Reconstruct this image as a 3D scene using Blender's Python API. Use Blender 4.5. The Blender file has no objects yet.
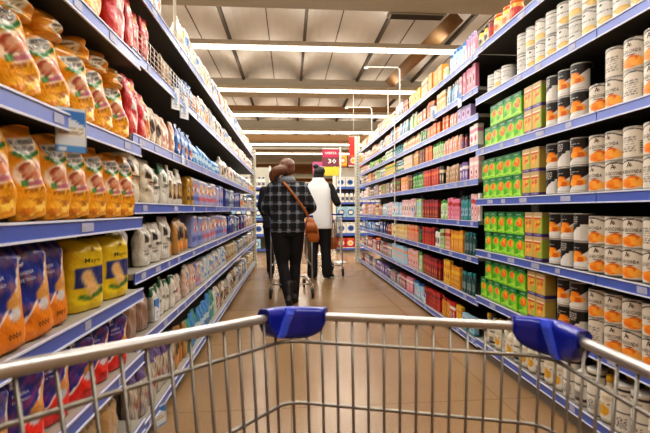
import bpy, bmesh, math, random
import numpy as np
from mathutils import Vector, Matrix
random.seed(7)
PI = math.pi
SC = bpy.context.scene
COL = SC.collection
H = 1.10                                            # camera height
PSI, PIT, ROL, FPX = math.radians(4.60), math.radians(-0.91), math.radians(-0.35), 434.0

# ------------------------------------------------------------------ colour and materials
def lin(c):
    if isinstance(c, str):
        c = c.lstrip('#'); c = [int(c[i:i+2], 16) / 255 for i in (0, 2, 4)]
    return tuple((x / 12.92 if x <= .04045 else ((x + .055) / 1.055) ** 2.4) for x in c[:3])

def new_mat(name):
    m = bpy.data.materials.new(name); m.use_nodes = True
    nt = m.node_tree; b = nt.nodes.get('Principled BSDF')
    return m, nt, b

def simple(name, col, rough=.5, metal=0., bump=0., bscale=60., var=0., emit=None, es=0., coat=0., spec=None, alpha=None, trans=0.):
    m, nt, b = new_mat(name)
    c = lin(col)
    b.inputs['Base Color'].default_value = (*c, 1)
    b.inputs['Roughness'].default_value = rough
    b.inputs['Metallic'].default_value = metal
    if coat: b.inputs['Coat Weight'].default_value = coat
    if spec is not None: b.inputs['Specular IOR Level'].default_value = spec
    if trans: b.inputs['Transmission Weight'].default_value = trans
    if emit:
        b.inputs['Emission Color'].default_value = (*lin(emit), 1); b.inputs['Emission Strength'].default_value = es
    if var or bump:
        tc = nt.nodes.new('ShaderNodeTexCoord'); no = nt.nodes.new('ShaderNodeTexNoise')
        no.inputs['Scale'].default_value = bscale; no.inputs['Detail'].default_value = 4
        nt.links.new(tc.outputs['Object'], no.inputs['Vector'])
        if var:
            mx = nt.nodes.new('ShaderNodeMix'); mx.data_type = 'RGBA'
            mx.inputs[6].default_value = (*[x * (1 - var) for x in c], 1)
            mx.inputs[7].default_value = (*[min(1, x * (1 + var)) for x in c], 1)
            nt.links.new(no.outputs['Fac'], mx.inputs[0]); nt.links.new(mx.outputs[2], b.inputs['Base Color'])
        if bump:
            bp = nt.nodes.new('ShaderNodeBump'); bp.inputs['Strength'].default_value = bump; bp.inputs['Distance'].default_value = .01
            nt.links.new(no.outputs['Fac'], bp.inputs['Height']); nt.links.new(bp.outputs['Normal'], b.inputs['Normal'])
    return m

def print_mat(name, rough, bump, bscale, coat=0., spec=.5):
    """printed surface: colour comes from the mesh's own paint attribute"""
    m, nt, b = new_mat(name)
    at = nt.nodes.new('ShaderNodeAttribute'); at.attribute_name = 'paint'
    nt.links.new(at.outputs['Color'], b.inputs['Base Color'])
    b.inputs['Roughness'].default_value = rough
    b.inputs['Specular IOR Level'].default_value = spec
    if coat: b.inputs['Coat Weight'].default_value = coat; b.inputs['Coat Roughness'].default_value = .15
    if bump:
        tc = nt.nodes.new('ShaderNodeTexCoord'); no = nt.nodes.new('ShaderNodeTexNoise')
        no.inputs['Scale'].default_value = bscale; no.inputs['Detail'].default_value = 3
        nt.links.new(tc.outputs['Object'], no.inputs['Vector'])
        bp = nt.nodes.new('ShaderNodeBump'); bp.inputs['Strength'].default_value = bump; bp.inputs['Distance'].default_value = .01
        nt.links.new(no.outputs['Fac'], bp.inputs['Height']); nt.links.new(bp.outputs['Normal'], b.inputs['Normal'])
    return m

M = {}
M['film'] = print_mat('printed_film', .28, .9, 28, .35)
M['paper'] = print_mat('printed_paper', .55, .15, 50)
M['card'] = print_mat('printed_card', .42, 0, 1)
M['tin'] = print_mat('printed_can_label', .38, 0, 1, .15)
M['metal_lid'] = simple('tin_lid', '#b9b7b0', .3, .9)
M['rail'] = simple('blue_price_rail', '#5166b6', .32, 0, 0, 12, .10, spec=.6)
M['rail_glare'] = simple('blue_price_rail_painted_glare', '#7486cc', .32, 0, 0, 12, .08, spec=.6)  # same blue rail, lightened to paint in the glare on upper shelves
M['rail_edge'] = simple('white_rail_edge', '#d4d8e6', .35)
M['tagpaper'] = simple('paper_price_strip', '#a9acc4', .5, 0, 0, 30, .25)
M['board'] = simple('grey_shelf_board', '#8f8a80', .5, .1, 0, 8, .10)
M['board_l'] = simple('pale_shelf_board', '#a39c8e', .5, .1, 0, 8, .10)
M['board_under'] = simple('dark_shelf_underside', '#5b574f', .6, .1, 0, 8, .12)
M['back'] = simple('charcoal_back_panel', '#34322f', .7)
M['upright'] = simple('grey_upright', '#8d8c88', .5, .3)
M['kick'] = simple('grey_kick_panel', '#8a867d', .5, .2)
M['post'] = simple('ivory_post', '#cfcdbb', .5)
M['chrome'] = simple('chromed_wire', '#8b867d', .38, .75)
M['rimtube'] = simple('brushed_rim_tube', '#b9b7b3', .33, .75)
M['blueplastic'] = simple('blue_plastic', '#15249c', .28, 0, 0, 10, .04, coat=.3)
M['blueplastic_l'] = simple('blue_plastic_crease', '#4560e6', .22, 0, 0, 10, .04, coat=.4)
M['rubber'] = simple('black_rubber', '#1b1a19', .6)
M['white'] = simple('white_enamel', '#e6e3da', .45)
M['tube'] = simple('lit_tube', '#ffffff', .4, emit='#fff6e6', es=5.5)
M['fixture'] = simple('lamp_housing', '#cfc8ba', .5)

def tag(o, label=None, cat=None, group=None, kind=None):
    if label: o['label'] = label
    if cat: o['category'] = cat
    if group: o['group'] = group
    if kind: o['kind'] = kind
    return o

def link(name, me, parent=None, mats=None):
    o = bpy.data.objects.new(name, me); COL.objects.link(o)
    if mats and me is not None and not me.materials:
        for m in mats: me.materials.append(m)
    if parent is not None: o.parent = parent
    return o

def empty(name, loc=(0, 0, 0), rz=0):
    o = bpy.data.objects.new(name, None); COL.objects.link(o); o.location = loc; o.rotation_euler = (0, 0, rz)
    o.empty_display_size = .05
    return o

class MB:
    """collects boxes, tubes and grids into one mesh"""
    def __init__(s): s.v = []; s.f = []; s.m = []; s.sm = []
    def add(s, vs, fs, mi=0, smooth=False):
        b = len(s.v); s.v += [tuple(p) for p in vs]
        for f in fs: s.f.append(tuple(i + b for i in f)); s.m.append(mi); s.sm.append(smooth)
    def box(s, x0, y0, z0, x1, y1, z1, mi=0, mt=None):
        """mt: material of the underside"""
        v = [(x0,y0,z0),(x1,y0,z0),(x1,y1,z0),(x0,y1,z0),(x0,y0,z1),(x1,y0,z1),(x1,y1,z1),(x0,y1,z1)]
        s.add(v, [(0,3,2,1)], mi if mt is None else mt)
        s.add(v, [(4,5,6,7),(0,1,5,4),(1,2,6,5),(2,3,7,6),(3,0,4,7)], mi)
    def tube(s, pts, r, n=8, mi=0, closed=False, caps=True):
        P = [Vector(p) for p in pts]; k = len(P); rr = r if isinstance(r, (list, tuple)) else [r] * k
        rings = []; up = None
        for i in range(k):
            if closed: d = P[(i+1) % k] - P[i-1]
            else: d = P[min(i+1, k-1)] - P[max(i-1, 0)]
            if d.length < 1e-9: d = Vector((0,0,1))
            d.normalize()
            if up is None:
                a = Vector((0,0,1)) if abs(d.z) < .9 else Vector((1,0,0))
                up = (a - d * a.dot(d)).normalized()
            else:
                up = (up - d * up.dot(d))
                up = up.normalized() if up.length > 1e-6 else d.orthogonal().normalized()
            w = d.cross(up)
            rings.append([P[i] + (up * math.cos(2*PI*j/n) + w * math.sin(2*PI*j/n)) * rr[i] for j in range(n)])
        vs = [p for r_ in rings for p in r_]; fs = []
        for i in range(k if closed else k-1):
            for j in range(n):
                a, b = i*n + j, i*n + (j+1) % n; c, d_ = ((i+1) % k)*n + (j+1) % n, ((i+1) % k)*n + j
                fs.append((a, d_, c, b))
        if caps and not closed: fs += [tuple(range(n)), tuple(reversed(range((k-1)*n, k*n)))]
        s.add(vs, fs, mi, True)
    def lathe(s, prof, n=16, mi=0, c=(0,0,0), axis='z'):
        vs = []; 
        for r, z in prof:
            for j in range(n):
                a = 2*PI*j/n; p = (r*math.cos(a), r*math.sin(a), z)
                if axis == 'x': p = (z, r*math.cos(a), r*math.sin(a))
                vs.append((p[0]+c[0], p[1]+c[1], p[2]+c[2]))
        fs = []
        for i in range(len(prof)-1):
            for j in range(n): fs.append((i*n+j, i*n+(j+1) % n, (i+1)*n+(j+1) % n, (i+1)*n+j))
        k = len(prof)-1
        fs += [tuple(reversed(range(n))), tuple(range(k*n, k*n+n))]
        s.add(vs, fs, mi, True)
    def ell(s, c, r, nu=14, nv=9, mi=0):
        vs = []; 
        for i in range(nv+1):
            ph = PI*i/nv
            for j in range(nu):
                a = 2*PI*j/nu
                vs.append((c[0]+r[0]*math.sin(ph)*math.cos(a), c[1]+r[1]*math.sin(ph)*math.sin(a), c[2]-r[2]*math.cos(ph)))
        fs = [(i*nu+j, i*nu+(j+1) % nu, (i+1)*nu+(j+1) % nu, (i+1)*nu+j) for i in range(nv) for j in range(nu)]
        s.add(vs, fs, mi, True)
    def mesh(s, name, mats=()):
        me = bpy.data.meshes.new(name); me.from_pydata(s.v, [], s.f)
        for m in mats: me.materials.append(m)
        me.polygons.foreach_set('material_index', s.m); me.polygons.foreach_set('use_smooth', s.sm)
        me.update(); return me
    def build(s, name, mats, parent=None):
        if not isinstance(mats, (list, tuple)): mats = [mats]
        return link(name, s.mesh(name, mats), parent)

# ------------------------------------------------------------------ painting printed packs
def paint(S, T, base, ops, asp=1.):
    """colour at (S,T): S 0..1 left to right, T 0..1 bottom to top; asp = height / width"""
    C = np.tile(np.array(lin(base)), (len(S), 1))
    def mixin(mask, c):
        nonlocal C
        C = C * (1 - mask[:, None]) + np.array(lin(c))[None, :] * mask[:, None]
    for op in ops:
        k = op[0]
        if k == 'r':
            _, x0, y0, x1, y1, c = op; mixin(((S >= x0) & (S <= x1) & (T >= y0) & (T <= y1)).astype(float), c)
        elif k == 'e':
            _, cx, cy, rx, ry, c = op
            d = ((S - cx) / rx) ** 2 + ((T - cy) / ry) ** 2; mixin(np.clip((1.12 - d) * 5, 0, 1), c)
        elif k == 'l':
            _, pts, w, c = op; dm = np.full(len(S), 9.)
            for (ax, ay), (bx, by) in zip(pts, pts[1:]):
                ax_, ay_, bx_, by_ = ax, ay*asp, bx, by*asp
                L2 = (bx_-ax_)**2 + (by_-ay_)**2 + 1e-9
                t = np.clip(((S-ax_)*(bx_-ax_) + (T*asp-ay_)*(by_-ay_)) / L2, 0, 1)
                dm = np.minimum(dm, np.hypot(S-ax_-t*(bx_-ax_), T*asp-ay_-t*(by_-ay_)))
            mixin(np.clip((w*1.4 - dm) / (w*.6), 0, 1), c)
        elif k == 'p':
            _, pts, c = op; ins = np.zeros(len(S), bool); n = len(pts)
            for i in range(n):
                (x1, y1), (x2, y2) = pts[i], pts[(i+1) % n]
                cond = ((y1 > T) != (y2 > T)) & (S < (x2-x1) * (T-y1) / (y2-y1+1e-12) + x1)
                ins ^= cond
            mixin(ins.astype(float), c)
        elif k == 'fruit':                            # a heap of round slices
            _, cx, cy, rx, ry, cols, cnt, seed = op; rg = random.Random(seed)
            for i in range(cnt):
                a = rg.uniform(0, 2*PI); q = math.sqrt(rg.random()) * .62
                x, y = cx + q*rx*math.cos(a), cy + q*ry*math.sin(a)
                e = rg.uniform(.35, .5)
                d = ((S-x)/(rx*e))**2 + ((T-y)/(ry*e))**2
                mixin(np.clip((1.1-d)*4, 0, 1), cols[i % len(cols)])
        elif k == 'scrib':                            # small unreadable print
            _, x0, y0, x1, y1, c, n, seed = op; rg = random.Random(seed)
            for i in range(n):
                yy = y0 + (y1-y0) * (i+.5) / n; hh = (y1-y0) / n * .28; xa = x0
                while xa < x1:
                    w = rg.uniform(.04, .13); 
                    mixin(((S >= xa) & (S <= min(x1, xa+w)) & (abs(T-yy) < hh)).astype(float) * .85, c); xa += w + .035
        elif k == 'mott':
            _, c, amt, fr, seed = op; rg = random.Random(seed)
            v = np.zeros(len(S))
            for i in range(5):
                a, b_, ph = rg.uniform(-fr, fr), rg.uniform(-fr, fr), rg.uniform(0, 6)
                v += np.sin(S*a*6 + T*asp*b_*6 + ph)
            mixin(np.clip(v * .3, 0, 1) * amt, c)
    return C

FONT_CACHE = {}
def text_geo(body, bold=0.):
    if (body, bold) in FONT_CACHE: return FONT_CACHE[(body, bold)]
    cu = bpy.data.curves.new('lettering', 'FONT'); cu.body = body; cu.size = 1; cu.resolution_u = 1; cu.offset = bold
    cu.align_x = 'CENTER'; cu.align_y = 'CENTER'
    ob = bpy.data.objects.new('lettering', cu)
    me = bpy.data.meshes.new_from_object(ob)
    bm = bmesh.new(); bm.from_mesh(me)
    bmesh.ops.triangulate(bm, faces=bm.faces[:])
    V = [(v.co.x, v.co.y) for v in bm.verts]; bm.verts.ensure_lookup_table(); bm.verts.index_update()
    F = [tuple(v.index for v in f.verts) for f in bm.faces]
    bm.free(); bpy.data.objects.remove(ob); bpy.data.curves.remove(cu); bpy.data.meshes.remove(me)
    xs = [p[0] for p in V]; ys = [p[1] for p in V]; w = max(xs)-min(xs); h = max(ys)-min(ys)
    cx, cy = (max(xs)+min(xs))/2, (max(ys)+min(ys))/2
    V = [((x-cx)/w, (y-cy)/h) for x, y in V]
    FONT_CACHE[(body, bold)] = (V, F); return V, F

def outline(kind, nu, w, d, n=2.6, cr=.004):
    """closed outline, starting at the back going round; returns x, y, s"""
    pts = []
    if kind == 'round':
        for j in range(nu):
            a = -PI + 2*PI*j/nu; pts.append((w/2*math.sin(a), -d/2*math.cos(a), (.5 + a/PI)))
    elif kind == 'lens':
        for j in range(nu):
            a = -PI + 2*PI*j/nu; x = math.sin(a); c = -math.cos(a)
            y = math.copysign(max(0, 1-abs(x)**n) ** (1/n), c) if abs(c) > 1e-6 else 0
            x = math.copysign(abs(x)**.9, x)
            y = math.copysign(max(0, 1-abs(x)**n) ** (1/n), c) if abs(c) > 1e-6 else 0
            pts.append((w/2*x, d/2*y, .5 + x/2))
    else:
        k = nu // 2 - 4; a, b = w/2, d/2
        back = [(a - cr - (w-2*cr)*i/4, b) for i in range(5)]
        front = [(-a + cr + (w-2*cr)*i/k, -b) for i in range(k+1)]
        lft = [(-a, b - cr - (d-2*cr)*i/2) for i in range(3)]
        rgt = [(a, -b + cr + (d-2*cr)*i/2) for i in range(3)]
        for x, y in back: pts.append((x, y, .5 + x/w))
        for x, y in lft: pts.append((x, y, 0.))
        for x, y in front: pts.append((x, y, .5 + x/w))
        for x, y in rgt: pts.append((x, y, 1.))
    return pts

def pack(name, kind, w, d, h, prof, base, ops, mat, nu=40, nv=26, n=2.6, crump=0., seed=1, texts=(), smooth=True, topcol=None, wrap=True, shear=0.):
    """one printed pack; prof(t)->(scale of width, scale of depth). texts: (body, cx, cy, width, height, colour, vertical)"""
    rg = random.Random(seed); ph = [(rg.uniform(30, 75), rg.uniform(30, 75), rg.uniform(30, 75), rg.uniform(0, 6)) for _ in range(4)]
    def crum(x, y, z):
        return sum(math.sin(a*x + b*y + c*z + p) for a, b, c, p in ph) / 4
    o = outline(kind, nu, w, d, n); no = len(o)
    V = []; S = []; T = []
    for i in range(nv+1):
        t = i/nv; sx, sy = prof(t)
        for x, y, s in o:
            X, Y, Z = x*sx, y*sy, t*h
            if crump:
                q = crum(X, Y, Z) * crump * (.35 + .65*min(1, t*3)); X *= 1 + q*.35/w*1; Y += q * (1 if y > 0 else -1) * (.3+.7*min(1, abs(y)/(d/2+1e-9)))
                Z += crum(Z, X, Y) * crump * .5 * t
            V.append((X, Y + shear*t*h, max(0, Z))); S.append((s % 1.0) if kind == 'round' and wrap else s); T.append(t)
    F = [(i*no+j, i*no+(j+1) % no, (i+1)*no+(j+1) % no, (i+1)*no+j) for i in range(nv) for j in range(no)]
    F.append(tuple(reversed(range(no)))); F.append(tuple(range(nv*no, nv*no+no)))
    C = paint(np.array(S), np.array(T), base, ops, h/w)
    if topcol:
        C[nv*no:] = np.array(lin(topcol))
    C = [tuple(c) for c in C]
    for tx in texts:
        body, cx, cy, tw, th, colr, vert = tx
        tv, tf = text_geo(body, .012); b = len(V); cc = lin(colr)
        for a, q in tv:
            if vert: a, q = -q, a
            px, t = (cx-.5)*w + a*tw, min(1, max(0, cy + q*th/h)); sx, sy = prof(t)
            if kind == 'round':
                an = px/(w/2); X, Y = (w/2*sx+.0007)*math.sin(an), -(d/2*sy+.0007)*math.cos(an)
            elif kind == 'lens':
                u_ = max(-1, min(1, px/(w/2)))
                X, Y = px*sx, -d/2*sy*max(0, 1-abs(u_)**n) ** (1/n) - .0012 - crump*.9
            else: X, Y = px*sx, -d/2*sy - .0008
            V.append((X, Y + shear*t*h, t*h)); C.append(cc)
        F += [tuple(i+b for i in f) for f in tf]
    me = bpy.data.meshes.new(name); me.from_pydata(V, [], F); me.materials.append(M[mat])
    ca = me.color_attributes.new('paint', 'FLOAT_COLOR', 'POINT')
    ca.data.foreach_set('color', np.array([(*c, 1) for c in C], dtype=np.float32).ravel())
    if smooth:
        me.polygons.foreach_set('use_smooth', [len(f) == 4 for f in F])
    me.update(); return me

P_BOX = lambda t: (1, 1)
def P_CAN(t): return (1, 1) if .03 < t < .97 else (.975, .975)
def P_BAG(t):                                       # pillow bag, standing, sealed top
    b = .86 + .14*math.sin(min(1, t/.25)*PI/2)
    dd = b if t < .55 else b * max(.05, math.cos((t-.55)/.45*PI/2) ** .8)
    return (b * (1 - .05*max(0, t-.6)/.4), max(.05, dd))
def P_BAG2(t):                                      # bag gathered at the neck
    b = .9 + .1*math.sin(min(1, t/.2)*PI/2)
    if t < .62: return (b, b)
    q = (t-.62)/.38
    if q < .7: k = 1 - .5*math.sin(q/.7*PI/2); return (b*k, b*max(.2, 1-.85*q))
    return (b*(.5 + .25*(q-.7)/.3), b*.2)
def P_BRICK(t):                                     # folded flour brick
    if t < .06: return (.95, .93)
    if t < .86: return (1, 1)
    q = (t-.86)/.14; return (1-.06*q, 1-.72*q)
def P_SACK(t):
    b = .9 + .1*math.sin(min(1, t/.2)*PI/2)
    return (b, b) if t < .7 else (b*(1-.1*(t-.7)/.3), b*max(.12, 1-(t-.7)/.3*.88))
def P_BOTTLE(t): 
    if t < .05: return (.92, .92)
    if t < .66: return (1, 1)
    if t < .86: q = (t-.66)/.2; k = 1-.62*q*q; return (k, k)
    return (.36, .36)
def P_TUB(t): return (.9+.1*t, .9+.1*t)
def P_JAR(t):
    if t < .05: return (.9, .9)
    if t < .78: return (1, 1)
    return (1-.18*(t-.78)/.22, 1-.18*(t-.78)/.22)

PR = {}
def proto(key, name, cat, desc, me, w, d, h, parts=()):
    PR[key] = dict(name=name, cat=cat, desc=desc, me=me, w=w, d=d, h=h, parts=parts)

def cap_mesh(name, r, h, col, rough=.4, z=0):
    mb = MB(); mb.lathe([(r*.98, z), (r, z+h*.1), (r, z+h*.85), (r*.9, z+h)], 16)
    return mb.mesh(name, [simple('cap_'+col, col, rough)])

# ------------------------------------------------------------------ camera maths (places things that are read off the photograph on real planes)
_F = Vector((math.sin(PSI)*math.cos(PIT), math.cos(PSI)*math.cos(PIT), math.sin(PIT)))
_R = Vector((math.cos(PSI), -math.sin(PSI), 0)); _U = _R.cross(_F)
CR = _R*math.cos(ROL) + _U*math.sin(ROL); CU = _U*math.cos(ROL) - _R*math.sin(ROL)
def ray(u, v): return CR*((u-325)/FPX) - CU*((v-216.5)/FPX) + _F
def on_x(u, v, X): d = ray(u, v); t = X/d.x; return Vector((X, d.y*t, H+d.z*t))
def Yof(u, X): return on_x(u, 208, X).y

# ------------------------------------------------------------------ products
ORG = ['#f0901f', '#e87d1a', '#f8ae45', '#d9690f', '#f7a236']
# pasta bag
proto('pasta', 'pasta_bag', 'bag', 'yellow pasta bag with a white label and green stripe',
  pack('pasta_bag', 'lens', .128, .075, .262, P_BAG, '#f3a71c', [
    ('mott', '#d98a10', .4, 2.2, 3), ('mott', '#fbc94a', .6, 3, 9),
    ('e', .52, .50, .42, .16, '#f2dcc0'), ('fruit', .5, .52, .32, .12, ['#b85a3c', '#d98a63', '#eab998', '#9c4a38'], 14, 2), ('e', .62, .39, .3, .035, '#c8788a'),
    ('r', .18, .70, .84, .88, '#f3efe2'), ('l', [(.16, .715), (.35, .67), (.65, .67), (.86, .71)], .05, '#1f7a2e'),
    ('scrib', .24, .73, .8, .87, '#4d463a', 2, 5), ('r', .24, .36, .42, .43, '#4f8a3a'), ('scrib', .3, .27, .85, .35, '#a6620c', 2, 8),
    ('fruit', .5, .12, .5, .12, ['#f2b12a', '#d98410', '#f7c950', '#b86f0e'], 22, 4), ('r', 0, .24, .06, .42, '#3a2b14')], 'film', 52, 40, crump=.012, seed=3,
    texts=[('PASTA', .5, .83, .06, .013, '#5d564b', 0), ('FINA', .5, .765, .045, .013, '#5d564b', 0)]), .128, .075, .262)
proto('pasta_loose', 'pasta_bag', 'bag', 'yellow pasta bag lying slumped with its seal forward',
  pack('pasta_bag_slumped', 'lens', .13, .09, .2, P_SACK, '#e89c1c', [('mott', '#b9690a', .6, 3, 6), ('mott', '#fbc33e', .7, 4, 7), ('e', .45, .45, .25, .3, '#f0e4cc'), ('scrib', .3, .35, .6, .6, '#5d564b', 2, 3), ('l', [(.2, .3), (.7, .2)], .04, '#2f7a35')], 'film', 56, 30, crump=.026, seed=8), .13, .09, .2)
# blue flour bags
def flour(key, low, low_name, txt2, seed):
    proto(key, 'flour_bag', 'bag', 'blue flour bag with %s lower half and white lettering' % low_name,
      pack('flour_bag', 'lens', .135, .085, .245, P_BRICK, '#1d2f8c', [
        ('mott', '#15226b', .5, 2, seed), ('p', [(0, 0), (1, 0), (1, .72), (.86, .42), (.5, .36), (.0, .12)], low),
        ('p', [(1, .9), (.86, .72), (.76, .5), (.8, .3), (1, .3)], low), ('p', [(.98, .92), (.9, .9), (.74, .54), (.5, .40), (0, .16), (0, .11), (.5, .35), (.8, .52), (.94, .84)], '#e8e6e2'),
        ('e', .72, .44, .17, .10, '#d9a052'), ('l', [(.80, .5), (.90, .66)], .05, '#e0b070'), ('e', .68, .33, .13, .06, '#c9ccd2'), ('r', .12, .585, .55, .592, '#b04a4a'), ('mott', '#f5a83a' if low_name == 'orange' else '#e24a3c', .3, 4, seed+1),
        ('r', .12, .80, .30, .90, '#e8e8ee'), ('r', .16, .83, .26, .87, '#1d2f8c')], 'film', 52, 32, n=3.4, crump=.006, seed=seed,
        texts=[('LA', .21, .85, .016, .014, '#1d2f8c', 0), ('HARINA', .30, .72, .046, .0105, '#c2c8dc', 0), ('DE TRIGO', .32, .645, .05, .009, '#c2c8dc', 0), ('0000', .58, .14, .040, .016, '#2a2020', 0)]), .135, .085, .245)
flour('flour_o', '#e8861c', 'orange', '', 4); flour('flour_r', '#e0261c', 'red', '', 9)
proto('corn', 'corn_flour_bag', 'bag', 'yellow corn flour bag with a blue label and a corn cob',
  pack('corn_flour_bag', 'lens', .15, .09, .235, P_BRICK, '#e3c41c', [('mott', '#c7a510', .5, 2, 3), ('r', .12, .34, .9, .62, '#1f2f72'),
    ('l', [(.25, .2), (.5, .17), (.8, .28)], .05, '#4d7a22'), ('l', [(.42, .48), (.6, .26)], .13, '#e5c48c'), ('l', [(.42, .48), (.6, .26)], .085, '#dfb070'), ('l', [(.6, .2), (.85, .24)], .05, '#3f6f1e'),
    ('e', .55, .86, .05, .025, '#5d4a18')], 'film', 52, 32, n=3.2, crump=.006, seed=5, texts=[('Mayo', .52, .70, .062, .020, '#4a3d14', 0)]), .15, .09, .235)
def sack(key, w, d, h, base, label, txt, tcol, desc, seed=2, extra=(), name='bag_of_rice', prof=P_SACK, txts=None):
    proto(key, name, 'bag', desc, pack(name, 'lens', w, d, h, prof, base, [('mott', '#9a9484' if base != '#b98c4c' else '#8a6430', .35, 2, seed)] + list(extra) + ([('r', .16, .55, .5, .75, label)] if label else []), 'film', 48, 28, n=2.8, crump=.009, seed=seed,
      texts=[(txt, .72, .47, h*.62, .024, tcol, 1)] if txts is None and txt else (txts or [])), w, d, h)
sack('cream_brown', .17, .10, .27, '#d9cdb4', '#3a2c22', 'CUCCARELLI', '#a5701c', 'cream bag with brown label and vertical brown lettering', 4, [('e', .8, .4, .1, .1, '#c98d2e'), ('scrib', .15, .25, .5, .45, '#7a6a50', 4, 2)])
sack('cream_green', .15, .10, .26, '#d7d3c6', '#24402e', 'CUCCARELLI', '#2d5a3c', 'white bag with green shoulder and vertical green lettering', 6, [('p', [(0, 1), (1, 1), (1, .72), (.5, .86), (0, .74)], '#2f6a48'), ('scrib', .15, .25, .5, .45, '#7a7a70', 4, 3)])
sack('white_black', .17, .10, .235, '#d4d0c4', '#26241f', 'CUCCARELLI', '#232220', 'white bag with black label and vertical black lettering', 5, [('scrib', .15, .2, .5, .4, '#6f6c62', 3, 4)])
sack('white_brown', .13, .08, .25, '#d2cdbf', None, '', '', 'white bag with a brown and gold picture panel', 7, [('r', .15, .15, .85, .62, '#5a3d22'), ('e', .5, .4, .25, .16, '#b88a3c'), ('scrib', .2, .66, .8, .8, '#8a7f68', 2, 2)], name='coffee_bag', prof=P_BAG2)
sack('kraft', .14, .09, .22, '#b98c4c', None, '', '', 'kraft yellow bag with a dark panel', 8, [('r', .2, .4, .8, .75, '#3b2a1e'), ('e', .5, .22, .3, .12, '#e08b22')], name='kraft_bag')
sack('kraft_big', .17, .10, .215, '#b9935c', None, '', '', 'plain kraft bag with a crumpled printed top', 8, [('scrib', .1, .8, .9, 1, '#5d5a50', 4, 3)], name='kraft_bag')
sack('redbag', .15, .08, .27, '#cc2428', None, '', '', 'red bag with a yellow patch near its top', 9, [('mott', '#8e1418', .6, 2, 3), ('e', .5, .84, .22, .07, '#e0a32a'), ('r', .25, .45, .6, .58, '#cfc0b0'), ('e', .5, .25, .35, .13, '#e26a58'), ('scrib', .2, .6, .8, .75, '#f0c8b8', 2, 4)], name='snack_bag', prof=P_BAG)
sack('white_orange', .14, .09, .26, '#dcd4c0', None, '', '', 'white and orange bag with a green swirl', 3, [('e', .5, .35, .4, .22, '#d98a2a'), ('l', [(.2, .6), (.6, .72), (.85, .6)], .04, '#3f7a44'), ('mott', '#c98a4a', .4, 3, 2)], name='snack_bag', prof=P_BAG)
sack('beige_dark', .15, .09, .22, '#b89a78', None, '', '', 'beige pet food bag with dark patches', 12, [('e', .4, .5, .3, .2, '#4a3426'), ('e', .7, .25, .25, .15, '#e0cfb4'), ('scrib', .2, .7, .8, .85, '#3a2a1e', 2, 2)], name='pet_food_bag', prof=P_BAG)
sack('peach_bag', .14, .09, .21, '#d3a184', None, '', '', 'peach bag with a white front panel', 13, [('r', .2, .2, .8, .55, '#e8dccb'), ('fruit', .5, .38, .3, .15, ['#b85a3c', '#8a4a30', '#d98a63'], 8, 2)], name='pet_food_bag', prof=P_BAG)
sack('bluebag', .15, .10, .23, '#2d6cb8', None, '', '', 'bright blue gathered bag with an orange patch', 14, [('mott', '#1d4c90', .6, 2, 3), ('e', .6, .3, .25, .2, '#d98a4a'), ('e', .3, .55, .2, .12, '#9fc4e8')], name='pet_food_bag', prof=P_BAG2)
sack('bluebag2', .17, .11, .17, '#4a93cf', None, '', '', 'light blue plastic bag with a white band', 15, [('mott', '#2a6aa8', .5, 2, 3), ('r', 0, .35, 1, .55, '#c2dcea')], name='plastic_wrapped_pack', prof=P_SACK)
sack('white_pack', .15, .10, .24, '#d9d5cc', None, '', '', 'white wrapped pack with blue and pink print', 16, [('e', .3, .6, .25, .14, '#7fa3cf'), ('e', .7, .4, .22, .15, '#d89a86'), ('scrib', .2, .15, .8, .3, '#5f6a86', 2, 2), ('mott', '#b9a894', .3, 3, 3)], name='plastic_wrapped_pack', prof=P_SACK)
sack('white_fig', .15, .10, .23, '#dad6cb', None, '', '', 'white wrapped pack with brown and black print', 17, [('e', .5, .4, .24, .2, '#7a5a40'), ('e', .3, .65, .12, .08, '#2f2b28'), ('scrib', .2, .72, .8, .85, '#4a4640', 2, 2)], name='plastic_wrapped_pack', prof=P_SACK)
sack('pink_pack', .15, .10, .24, '#d6b7a6', None, '', '', 'pinkish wrapped pack with white and red print', 18, [('e', .5, .45, .35, .2, '#e6dccf'), ('fruit', .5, .45, .25, .14, ['#b8483c', '#c9785a', '#7a5a8a'], 8, 3), ('mott', '#a87a6a', .3, 3, 4)], name='plastic_wrapped_pack', prof=P_SACK)
sack('teal_pack', .15, .11, .25, '#2f9c8c', None, '', '', 'teal green plastic bag of packs', 19, [('mott', '#1c6e66', .7, 2.4, 3), ('mott', '#8fd6c6', .4, 3, 5), ('e', .5, .5, .2, .1, '#c6e6dc')], name='plastic_wrapped_pack', prof=P_SACK)
sack('white_bird', .14, .10, .26, '#e3ddc8', None, '', '', 'white bag with a yellow duck patch', 20, [('e', .5, .55, .2, .12, '#e0b52a')], name='plastic_wrapped_pack', prof=P_BAG2)
sack('stripe', .15, .10, .26, '#c9bfae', None, '', '', 'striped clear pack of pasta with a purple top', 21, [('r', x/12+.02, 0, x/12+.045, .75, '#7a6a58') for x in range(12)] + [('mott', '#5a4a8a', .4, 3, 2), ('r', 0, .78, 1, 1, '#6a5a8c'), ('e', .6, .4, .2, .12, '#a85a4a')], name='pasta_pack')
sack('brown_pasta', .17, .11, .20, '#a88a78', None, '', '', 'pinkish brown pack of ribbed pasta', 22, [('r', x/14+.02, 0, x/14+.04, .9, '#8a6a5a') for x in range(14)] + [('r', 0, .86, 1, 1, '#c2a8b0')], name='pasta_pack')
sack('green_ccc', .13, .10, .20, '#dcdad0', None, 'CUCCARELLI', '#23382c', 'white bag with green top and vertical dark lettering', 6, [('p', [(0, 1), (1, 1), (1, .8), (.4, .92), (0, .72)], '#2a6a46')])
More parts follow.
